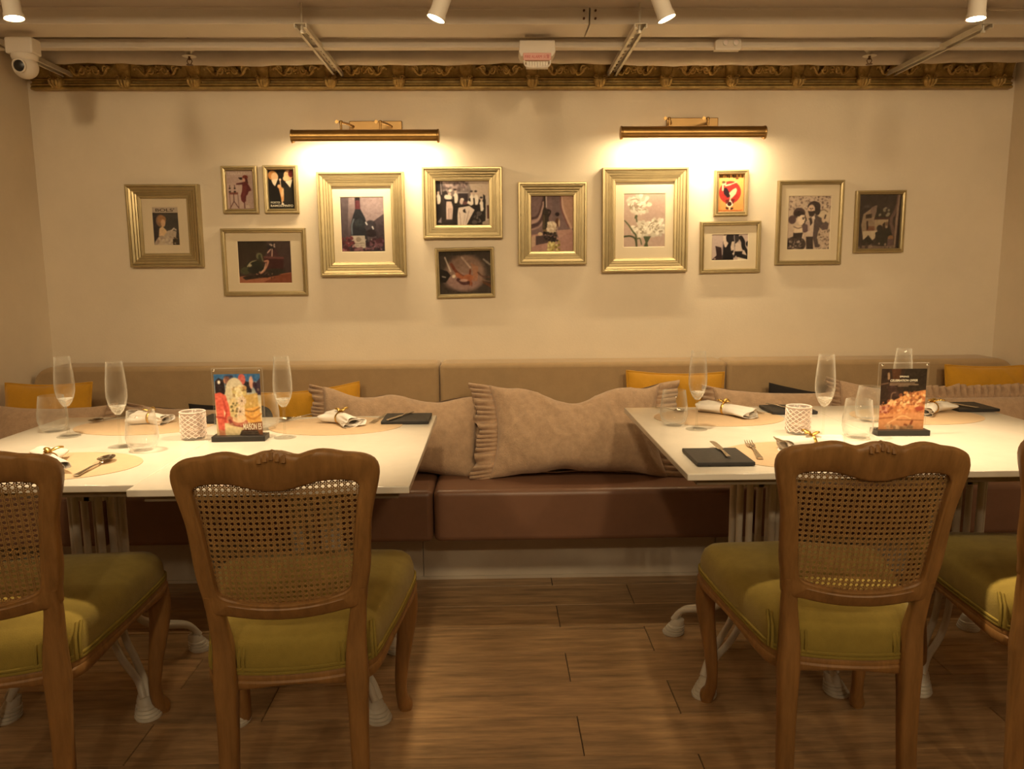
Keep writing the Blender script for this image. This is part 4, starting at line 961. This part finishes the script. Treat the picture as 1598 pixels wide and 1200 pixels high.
def p_drape():     # bottle, small glass, grapes and daisies on mauve cloth
    p = Paint(92, 116, 8).fill((132, 104, 106)); p.poly([(.5, 0), (.72, 0), (.72, .45), (.5, .5)], (120, 96, 98)).poly([(.70, 0), (1, 0), (1, .58), (.92, .58), (.80, .40), (.72, .2)], (190, 146, 124)).curve([(.71, 0), (.76, .25), (.94, .58)], .018, (214, 174, 152)).curve([(.69, 0), (.72, .25), (.88, .56)], .012, (132, 80, 78))
    for k, (a, b_) in enumerate(((.0, .36), (.12, .44), (.30, .52))): p.curve([(0, b_+.05), (.18, b_-.02), (.30, a+.05), (.30, a)], .018, (196, 160, 150) if k % 2 else (92, 64, 66)).curve([(0, b_+.09), (.2, b_+.03), (.33, a+.1)], .012, (78, 52, 56) if k % 2 else (180, 142, 134))
    p.poly([(.6, .62), (.95, .60), (1, .64), (.66, .78)], (196, 148, 134)).poly([(0, .70), (.30, .66), (.66, .76), (1, .62), (1, 1), (0, 1)], (186, 138, 128)).poly([(.12, .72), (.40, .70), (.40, .84), (.12, .88)], (84, 64, 66)).poly([(0, .74), (.10, .70), (.10, .9), (0, .92)], (206, 170, 146))
    p.line([(.335, 0), (.335, .18)], .018, (40, 26, 26)).line([(.36, 0), (.365, .20)], .010, (226, 204, 196)).poly([(.28, .26), (.32, .18), (.38, .24), (.42, .28), (.42, .60), (.28, .60)], (54, 44, 38)).poly([(.29, .34), (.33, .34), (.33, .58), (.29, .58)], (96, 80, 56)).curve([(.40, .25), (.46, .28), (.42, .36)], .012, (36, 26, 26)).poly([(.28, .60), (.42, .60), (.40, .68), (.30, .67)], (140, 110, 72))
    p.ell(.62, .33, .05, .035, (40, 26, 30)).ell(.62, .48, .045, .08, (92, 50, 26)).ell(.66, .49, .02, .07, (222, 184, 146)).line([(.62, .55), (.62, .64)], .008, (190, 160, 146)).blobs(36, (.40, .46, .58, .66), (.02, .035), [(236, 216, 190), (206, 180, 150), (244, 230, 206)]).blobs(44, (.30, .66, .62, .82), (.016, .028), [(38, 28, 30), (60, 50, 40), (26, 20, 24), (70, 54, 56)]).blobs(40, (.40, .82, .66, .99), (.018, .03), [(214, 196, 116), (188, 166, 84), (232, 220, 150), (150, 128, 60)]).ell(.22, .68, .05, .03, (226, 198, 160)); return p.grain(5, 3)
def p_carnation():
    p = Paint(92, 116, 9).fill((190, 160, 144)); p.ell(.8, .5, .3, .4, (178, 146, 134), 0, .6, .6)
    for cx, cy, r in ((.36, .20, .27), (.45, .66, .22), (.78, .62, .25)):
        for k in range(46):
            a = p.rng.uniform(0, 2*PI); q = r*math.sqrt(p.rng.uniform(0, 1)); sh = p.rng.uniform(-50, 14)
            p.ell(cx+q*math.cos(a), cy+q*math.sin(a)*.62, .07, .036, (236+sh, 224+sh, 204+sh), math.degrees(a), .85, .35)
        for k in range(22):
            a = p.rng.uniform(0, 2*PI); q = r*p.rng.uniform(.1, .95); p.curve([(cx+q*math.cos(a), cy+q*math.sin(a)*.6), (cx+q*math.cos(a+.4)*.8, cy+q*math.sin(a+.4)*.5)], .006, (150, 132, 108), .9)
    g = (84, 92, 60)
    p.ell(.30, .43, .03, .04, g, 30).line([(.31, .46), (.32, .52)], .012, g).curve([(.03, .50), (.14, .60), (.24, .72), (.30, .78), (.32, .98)], .010, g, 1, .016).curve([(0, .80), (.16, .79), (.28, .84), (.32, .98)], .014, (70, 78, 52)).curve([(.44, .95), (.40, .84), (.34, .84)], .010, g).poly([(.48, .80), (.66, .80), (.58, .92), (.60, 1), (.50, 1), (.54, .92)], (74, 84, 56)).line([(.55, .9), (.50, 1)], .010, g); return p.grain(3, 3)
def p_aerobat():   # orange poster, red disc, reclining acrobat
    p = Paint(72, 98, 10).vgrad((246, 178, 92), (240, 150, 74)); 
    for x, l in ((.08, .08), (.14, .08), (.30, .03), (.36, .07), (.42, .09), (.56, .06), (.60, .09), (.66, .08), (.80, .06), (.92, .09)): p.line([(x, 0), (x+.01*(l > .07), l)], .014, (60, 34, 20))
    p.line([(.14, .02), (.36, .0)], .010, (60, 34, 20)).ell(.73, .115, .06, .022, (96, 50, 34)).ell(.47, .48, .42, .30, (190, 44, 40)).ell(.47, .50, .24, .16, (168, 34, 42), 0, .5)
    fl_ = (246, 196, 150)
    p.ell(.25, .24, .07, .05, fl_).ell(.22, .21, .07, .035, (96, 70, 40)).line([(.30, .30), (.48, .27), (.72, .21)], .020, fl_, 1, .012).line([(.19, .28), (.19, .42)], .024, fl_).poly([(.24, .36), (.34, .36), (.46, .50), (.50, .58), (.38, .62), (.24, .52), (.22, .44)], (42, 26, 36)).poly([(.43, .50), (.58, .40), (.70, .36), (.74, .42), (.70, .52), (.54, .64), (.50, .60)], fl_).line([(.50, .60), (.48, .70)], .022, fl_)
    p.ell(.46, .785, .135, .085, (246, 226, 200)).ell(.46, .785, .085, .058, (62, 28, 26)).line([(.47, .88), (.47, .95)], .012, (246, 226, 200)).ell(.37, .90, .06, .03, (70, 40, 28), 30).ell(.55, .91, .06, .028, (70, 40, 28), -20).poly([(.3, .68), (.46, .66), (.44, .72), (.32, .80)], (120, 34, 30)).poly([(.5, .66), (.66, .66), (.60, .80), (.54, .72)], (110, 30, 28)).strokes((.05, .955, .95, .985), 14, (150, 80, 40), .007); return p.grain(3, 3)
def p_duo():       # black silhouettes drinking
    p = Paint(90, 62, 11).fill((196, 172, 164)); k = (26, 22, 26); l = (218, 194, 176)
    p.poly([(.34, 0), (.75, 0), (.68, .34), (.60, .60), (.60, 1), (.30, 1), (.28, .6)], k).poly([(.30, .06), (.42, .02), (.40, .26), (.46, .34), (.40, .50), (.36, .50), (.32, .34)], l).poly([(.29, .30), (.32, .34), (.31, .80), (.28, .80)], (168, 148, 150)).poly([(.55, .28), (.62, .28), (.62, .60), (.54, .64), (.52, .50)], l).ell(.49, .14, .10, .16, (40, 34, 40)).ell(.67, .16, .085, .16, (54, 46, 50)).line([(.61, .04), (.63, .30), (.62, .82)], .014, (176, 158, 156)).poly([(.64, .36), (.72, .34), (.80, .42), (.84, .66), (.66, .66)], l)
    p.poly([(.24, .50), (.10, .44), (.14, .80), (0, .98), (0, 1), (.30, 1), (.26, .5)], (50, 30, 32)).poly([(.64, .66), (.86, .66), (.90, .78), (1, .84), (1, 1), (.72, .88), (.6, .9)], k).curve([(.80, .14), (.86, .30), (.88, .50), (.98, .74)], .075, k).ell(.99, .38, .05, .10, k).poly([(.86, .62), (.90, .62), (.97, .82), (.84, .76)], l).poly([(.72, .88), (1, .98), (1, 1), (.72, 1)], (232, 214, 190)).ell(.60, .75, .03, .04, (216, 196, 184)).ell(.67, .86, .025, .03, (200, 180, 176)).ell(.09, .94, .03, .03, (190, 160, 150)); return p.grain(4, 3)
def p_couple():    # engraved couple
    p = Paint(94, 118, 12).fill((206, 180, 158)).blobs(150, (0, 0, 1, .25), (.006, .02), [(150, 124, 112), (226, 204, 180), (110, 86, 78)], .8).blobs(110, (.68, .5, 1, 1), (.006, .022), [(150, 124, 108), (100, 80, 68), (220, 196, 172)], .8).ell(.85, .36, .14, .12, (216, 194, 164)).curve([(.74, .28), (.84, .26), (.92, .30)], .010, (150, 126, 104))
    d = (56, 42, 42)
    p.ell(.60, .20, .15, .10, d).ell(.68, .27, .07, .09, d).ell(.54, .26, .085, .10, (206, 170, 146)).poly([(.46, .28), (.64, .28), (.60, .38), (.50, .38)], (64, 48, 44)).ell(.54, .245, .02, .008, d)
    p.poly([(.48, .42), (.60, .36), (.66, .36), (.80, .42), (.96, .52), (.94, .62), (.82, .64), (.74, .58), (.70, .78), (.76, .96), (.66, .96), (.60, .78), (.58, .6)], (92, 76, 76)).poly([(.50, .44), (.62, .38), (.60, .76), (.44, .76), (.46, .58)], (214, 190, 172)).poly([(.50, .42), (.56, .42), (.58, .50), (.53, .56)], d).poly([(.54, .40), (.62, .36), (.64, .44)], (236, 214, 196)).ell(.84, .44, .05, .06, (214, 184, 156)).line([(.88, .36), (.86, .42)], .012, d).poly([(.44, .76), (.60, .76), (.62, 1), (.46, 1)], (60, 48, 46)).ell(.86, .57, .09, .06, (106, 84, 84))
    p.ell(.26, .32, .14, .10, (84, 62, 60)).ell(.10, .44, .09, .08, (96, 72, 72)).ell(.31, .43, .10, .11, (228, 200, 174)).ell(.26, .33, .12, .05, d).ell(.32, .36, .03, .015, d).line([(.38, .50), (.42, .42)], .014, d).poly([(.14, .56), (.34, .54), (.40, .60), (.36, .70), (.14, .70)], (216, 188, 156)).ell(.40, .60, .10, .08, (104, 78, 84)).curve([(.36, .50), (.48, .50), (.50, .64)], .018, (196, 166, 156)).poly([(.14, .68), (.36, .68), (.38, .78), (.14, .78)], (60, 48, 46)).ell(.20, .90, .24, .15, (66, 54, 50)).blobs(60, (0, .78, .36, 1), (.008, .025), [(140, 120, 110), (36, 28, 30), (190, 166, 156), (90, 74, 66)], .8).line([(.37, .72), (.36, .78)], .012, (236, 214, 196)).ell(.33, .445, .085, .095, (240, 214, 188)).curve([(.40, .36), (.415, .43), (.43, .455), (.40, .47), (.40, .50), (.36, .53)], .007, (70, 52, 50)).ell(.36, .425, .022, .012, d).line([(.34, .405), (.39, .40)], .006, d).ell(.535, .235, .07, .06, (226, 192, 166)).ell(.515, .235, .016, .009, d).ell(.565, .235, .016, .009, d).line([(.535, .24), (.53, .27)], .006, (120, 90, 80)).poly([(.47, .285), (.60, .285), (.575, .35), (.50, .35)], (58, 44, 42)).poly([(.16, .57), (.34, .56), (.36, .68), (.16, .69)], (232, 206, 176)).curve([(.14, .57), (.25, .60), (.37, .57)], .006, (110, 84, 78)); return p.grain(6, 2)
def p_kitchen():   # dim old kitchen interior
    p = Paint(96, 118, 13).fill((58, 46, 44)).poly([(.12, .36), (.40, .20), (.46, .40), (.70, .44), (.70, .72), (.12, .74), (.08, .56)], (160, 136, 112)).poly([(.30, .24), (.44, .20), (.40, .40), (.26, .44)], (136, 112, 100)).ell(.2, .22, .07, .025, (84, 78, 74)).poly([(.18, .37), (.32, .35), (.32, .43), (.18, .44)], (66, 50, 42)).poly([(.44, .26), (.78, .26), (.76, .46), (.38, .46)], (50, 42, 36)).blobs(8, (.48, .28, .72, .40), (.02, .04), [(140, 132, 112), (60, 50, 44)]).poly([(.40, .42), (.76, .42), (.76, .47), (.38, .47)], (74, 44, 42)).poly([(.40, .46), (.72, .46), (.70, .60), (.56, .62), (.40, .6)], (178, 154, 122))
    p.poly([(.22, .58), (.40, .58), (.40, .66), (.20, .66)], (128, 82, 60)).line([(.22, .50), (.23, .62)], .016, (60, 38, 34)).poly([(.12, .67), (.46, .66), (.42, .80), (.36, .84), (.26, .74), (.14, .84)], (204, 184, 154)).poly([(.12, .84), (.26, .76), (.36, .84), (.36, .95), (.14, .95)], (46, 40, 34)).ell(.52, .62, .07, .06, (44, 34, 32)).poly([(.42, .70), (.60, .62), (.74, .62), (.82, .74), (.74, .94), (.46, .94)], (44, 40, 34)).poly([(.58, .55), (.64, .50), (.66, .66), (.60, .66)], (58, 40, 34)).ell(.68, .54, .03, .04, (120, 90, 70)).ell(.79, .80, .07, .05, (150, 106, 70)).poly([(.72, .82), (.86, .82), (.86, .96), (.72, .96)], (100, 74, 74)).poly([(0, .95), (.3, .92), (.6, .95), (1, .92), (1, 1), (0, 1)], (128, 104, 88)).blobs(20, (0, .88, .8, 1), (.01, .03), [(150, 126, 108), (70, 56, 50)])
    p.curve([(.94, 0), (.90, .25), (.78, .46), (.82, .62), (.86, .74)], .030, (110, 84, 78)).poly([(.93, 0), (.97, 0), (.94, .5), (.91, 1), (.87, 1), (.88, .5)], (150, 122, 104)).poly([(.97, 0), (1, 0), (1, 1), (.91, 1)], (36, 20, 22)); return p.grain(6, 3)

WIDE = [(0, 0), (0, .027), (.003, .033), (.0085, .033), (.0115, .029), (.012, .0245), (.0135, .0245), (.0145, .0275), (.0235, .0255), (.0245, .0205), (.0262, .0205), (.0272, .0235), (.0345, .0215), (.0355, .017), (.037, .017), (.038, .0195), (.0435, .018), (.0445, .0135), (.046, .0135), (.047, .0165), (.0555, .0155), (.058, .012), (.058, .004)]
THIN = [(0, 0), (0, .016), (.003, .020), (.007, .020), (.0085, .017), (.0105, .0165), (.013, .019), (.0165, .018), (.019, .012), (.019, .004)]
def picture(x, z, w_, h_, tilt, fwid, pw, ph, painter, label, texts=()):
    t = thing('framed_picture', label, 'picture', (x, YB-.001, z), group='gold framed pictures on the wall'); t.rotation_euler = (0, R(-tilt), 0)
    prof = WIDE if fwid > .03 else THIN; k = fwid/prof[-1][0]
    loops = []
    for d, hgt in prof:
        d *= k; a, c = w_/2-d, h_/2-d; loops.append([(-a, -hgt, -c), (a, -hgt, -c), (a, -hgt, c), (-a, -hgt, c)])
    MB().loops(loops, False, False).build('frame', M_GOLDF, t, 0)
    a, c = w_/2-fwid+.002, h_/2-fwid+.002
    pw, ph = min(pw, 2*a), min(ph, 2*c); has_mat = pw < 2*a-.02
    MB().box(-w_/2+.004, -.003, -h_/2+.004, w_/2-.004, -.0005, h_/2-.004).build('backing', M_BLACKP, t, 0)
    if has_mat:
        b = MB(); o_ = [(-a, -.0072, -c), (a, -.0072, -c), (a, -.0072, c), (-a, -.0072, c)]; g = .0015
        i1 = [(-pw/2-g, -.0072, -ph/2-g), (pw/2+g, -.0072, -ph/2-g), (pw/2+g, -.0072, ph/2+g), (-pw/2-g, -.0072, ph/2+g)]
        i2 = [(sx*(pw/2-.0005), -.0056, sz*(ph/2-.0005)) for sx, sz in ((-1, -1), (1, -1), (1, 1), (-1, 1))]
        b.loops([[(p[0], -.004, p[2]) for p in o_], o_, i1, i2], False, False); b.build('mat_board', M_MATB, t, 0)
    pr = painter().obj('print', pw, ph, t, (0, -.0054, 0))
    for txt, th, tw, tx, tz, mt, bold in texts: text_mesh(txt, th*ph, tw*pw, mt, pr, (tx*pw, -.0004, tz*ph), bold=bold)
    b = MB(); b.box(-a, -.0098, -c, a, -.0086, c); b.build('glass_pane', M_PANE, t, 0)
PX = [(-1.402, 1.453, .308, .346, 0, .058, .108, .159, p_lady, 'wide gold frame with a small poster lettered BOLS', [("BOLS'", .085, .74, .0, .425, M_INKD, .02)]),
 (-1.077, 1.603, .150, .197, 0, .019, .115, .157, p_apero, 'small gold frame with a woman in a claret dress and hat', []),
 (-.903, 1.604, .146, .199, 0, .019, .106, .162, p_port, 'small gold frame with a black poster lettered RAMOS-PINTO', [('PORTO', .05, .36, -.26, -.335, M_INKL, .01), ('RAMOS-PINTO', .055, .90, 0, -.42, M_INKL, .015)]),
 (-.989, 1.298, .362, .287, 0, .019, .226, .179, p_flask, 'thin gold frame with a dark still life of a flask below the two small posters', []),
 (-.562, 1.455, .370, .440, .2, .060, .185, .230, p_wine, 'wide gold frame with a wine bottle and glass under the left wall lamp', []),
 (-.130, 1.543, .342, .300, .1, .058, .232, .188, p_staff, 'wide gold frame with a black and white group of waiters', []),
 (-.124, 1.247, .255, .216, 1.0, .017, .226, .183, p_lobster, 'thin gold frame with a lobster plate below the group of waiters', []),
 (.256, 1.454, .297, .349, .1, .058, .185, .236, p_drape, 'wide gold frame with a bottle and flowers before mauve drapery', []),
 (.657, 1.466, .373, .443, .4, .060, .180, .226, p_carnation, 'wide gold frame with white carnations', []),
 (1.031, 1.580, .147, .194, .6, .019, .112, .158, p_aerobat, 'small gold frame with an orange poster and red disc', []),
 (1.035, 1.349, .266, .222, .7, .018, .158, .111, p_duo, 'thin gold frame with black silhouettes below the orange poster', []),
 (1.380, 1.452, .290, .360, .2, .018, .186, .228, p_couple, 'thin gold frame with an engraved couple', []),
 (1.689, 1.455, .219, .266, .5, .018, .186, .234, p_kitchen, 'rightmost gold frame with a dim kitchen interior', [])]
for a in PX: picture(*a)

# ================================================================== MENU STANDS
def m_party():
    p = Paint(92, 120, 20).vgrad((60, 110, 160), (220, 196, 150), .0, .5); p.poly([(0, .0), (1, 0), (1, .12), (0, .12)], (46, 96, 150)).poly([(.02, .12), (.10, .06), (.22, .10), (.24, .32), (.02, .34)], (44, 32, 36)).ell(.28, .10, .07, .06, (214, 140, 100)).poly([(.22, .03), (.42, .02), (.40, .2), (.26, .24)], (70, 44, 50), .6).poly([(.58, .10), (.80, .14), (.80, .30), (.60, .30)], (40, 34, 40)).ell(.60, .09, .08, .09, (196, 88, 80)).ell(.80, .14, .045, .10, (206, 150, 130)).ell(.87, .18, .04, .05, (60, 30, 44)).poly([(.84, .20), (1, .06), (1, .34), (.92, .34)], (56, 40, 60)).ell(.11, .13, .03, .03, (236, 230, 220))
    p.ell(.44, .28, .20, .22, (202, 190, 160)).ell(.36, .42, .16, .22, (206, 194, 160)).ell(.40, .66, .16, .28, (214, 188, 130)).blobs(40, (.40, .20, .66, .34), (.02, .04), [(206, 186, 120), (150, 120, 70), (230, 216, 170), (196, 150, 90)])
    p.poly([(.62, .34), (.92, .31), (.94, .56), (.64, .58)], (200, 162, 84)).poly([(.62, .56), (.94, .52), (.98, .78), (.84, .80), (.66, .76)], (226, 164, 72)).curve([(.62, .58), (.8, .60), (.96, .54)], .010, (150, 104, 50)).curve([(.64, .66), (.8, .72), (.98, .64)], .014, (196, 126, 50))
    for cx, cy, r in ((.58, .43, .075), (.53, .60, .085)):
        p.ell(cx, cy, r*1.25, r, (226, 200, 170)).ell(cx, cy, r*.25, r*.2, (110, 80, 60))
        for k in range(9): a = 2*PI*k/9; p.line([(cx+.03*math.cos(a), cy+.024*math.sin(a)), (cx+r*math.cos(a)*1.1, cy+r*math.sin(a)*.9)], .005, (196, 166, 136))
    p.poly([(0, .31), (.12, .29), (.24, .34), (.30, .52), (.32, .70), (.28, .78), (.18, .78), (.18, .90), (.05, .92), (.02, .6)], (224, 92, 72)).poly([(.16, .36), (.20, .60), (.16, .78), (.22, .76), (.26, .55)], (196, 66, 54)).line([(.02, .68), (.18, .70)], .016, (190, 64, 56)).poly([(.18, .56), (.22, .62), (.18, .70)], (240, 206, 160)).poly([(.05, .88), (.18, .90), (.2, 1), (.06, 1)], (206, 130, 90))
    p.curve([(.30, .72), (.36, .78), (.5, .80), (.62, .78)], .050, (196, 110, 84)).curve([(.30, .74), (.40, .84), (.62, .84)], .022, (138, 54, 50)).ell(.50, .72, .14, .06, (232, 194, 150)).poly([(.2, .80), (.6, .86), (.55, 1), (.2, 1)], (226, 204, 150)).poly([(.58, .80), (1, .76), (1, 1), (.55, 1)], (140, 84, 50)).blobs(16, (.30, .46, .48, .68), (.012, .025), [(110, 100, 60), (230, 210, 150)]).poly([(.54, .90), (.88, .90), (.94, 1), (.48, 1)], (54, 42, 34)).line([(.54, .925), (.88, .925)], .006, (120, 100, 84)).line([(.52, .955), (.90, .955)], .006, (110, 90, 74)).blobs(60, (.25, .2, .95, .85), (.01, .03), [(226, 200, 150), (180, 140, 90), (150, 110, 70), (236, 214, 176)], .35); return p.grain(9, 3)
def m_food():
    p = Paint(92, 124, 21).fill((50, 32, 20)); p.poly([(.22, 0), (.44, 0), (.40, .18), (.26, .18)], (92, 52, 24), .7).line([(.16, .08), (.17, .16)], .018, (150, 116, 84)).poly([(.5, 0), (1, 0), (1, .36), (.5, .36)], (40, 30, 18), .7).line([(.02, .25), (.16, .23)], .010, (110, 80, 62)).blobs(14, (.05, .30, .55, .55), (.03, .07), [(60, 36, 28), (76, 50, 44), (40, 24, 18)], .7).curve([(.24, .50), (.26, .40), (.34, .38)], .008, (120, 90, 70))
    p.poly([(0, .64), (.2, .54), (.45, .46), (.7, .38), (1, .34), (1, 1), (0, 1)], (206, 132, 74)).blobs(150, (.05, .52, 1, .74), (.012, .04), [(226, 156, 92), (186, 108, 58), (240, 190, 130), (150, 78, 44), (214, 130, 76)], .8).blobs(90, (.45, .38, 1, .56), (.012, .03), [(230, 160, 90), (190, 110, 60), (242, 200, 140), (140, 76, 40)], .85).blobs(20, (0, .60, .22, .72), (.012, .03), [(150, 66, 50), (206, 140, 110)])
    p.ell(.88, .64, .10, .035, (170, 70, 44)).poly([(.0, .74), (1, .70), (1, 1), (0, 1)], (216, 146, 92), .75).line([(0, .80), (.3, .78)], .012, (170, 96, 56)).line([(.4, .82), (1, .83)], .006, (150, 86, 48)).curve([(.58, .90), (.68, .92), (.74, .84)], .016, (140, 70, 40)).curve([(.2, .88), (.5, .76), (.7, .80)], .008, (236, 180, 120)).blobs(40, (.15, .92, .75, 1), (.015, .04), [(186, 140, 96), (220, 170, 120), (150, 110, 76)], .7)
    for (x0, x1, y, wd) in ((.40, .60, .125, .0), (.20, .74, .232, .0055), (.20, .82, .257, .006), (.38, .60, .280, .004)):
        if wd: p.line([(x0, y), (x1, y)], wd, (176, 146, 118))
    return p.grain(5, 3)
def menu(x, y, rz, painter, label, texts):
    t = thing('menu_stand', label, 'menu stand', (x, y, TZ), rz, 'acrylic table menu stands'); W, H_, = .150, .208
    MB().box(-W/2-.004, -.028, .0005, W/2+.004, .028, .017).build('base', M_BLACKP, t, 0, .0015)
    MB().box(-W/2, -.0045, .012, W/2, .0045, .012+H_).build('acrylic_panel', M_ACRY, t, 0, .001)
    pr = painter().obj('menu_print', W-.014, H_-.018, t, (0, -.0055, .0125+(H_-.018)/2))
    for s in (-1, 1): MB().lathe([(.0032, 0), (.0032, .002), (.002, .0028)], 12, (s*(W/2-.008), -.0045, .012+H_-.006), Matrix.Rotation(PI/2, 3, 'X')).build('screw_stud', M_STEEL, t)
    w_, h_ = W-.014, H_-.018
    for txt, th, tw, tx, tz, mt, sh in texts: text_mesh(txt, th*h_, tw*w_, mt, pr, (tx*w_, -.0006, tz*h_), shear=sh, bold=.01)
menu(-.772, 2.305, R(2), m_party, 'acrylic menu stand with a colourful party picture lettered MAISON', [('MAISON ES', .10, .40, .28, -.345, M_INKL, 0)])
menu(1.235, 2.275, R(-2), m_food, 'acrylic menu stand with a dark menu card of food', [('SPRING', .026, .20, 0, .375, M_INKL, 0), ('CELEBRATION OFFER', .036, .60, 0, .313, M_INKL, .25)])
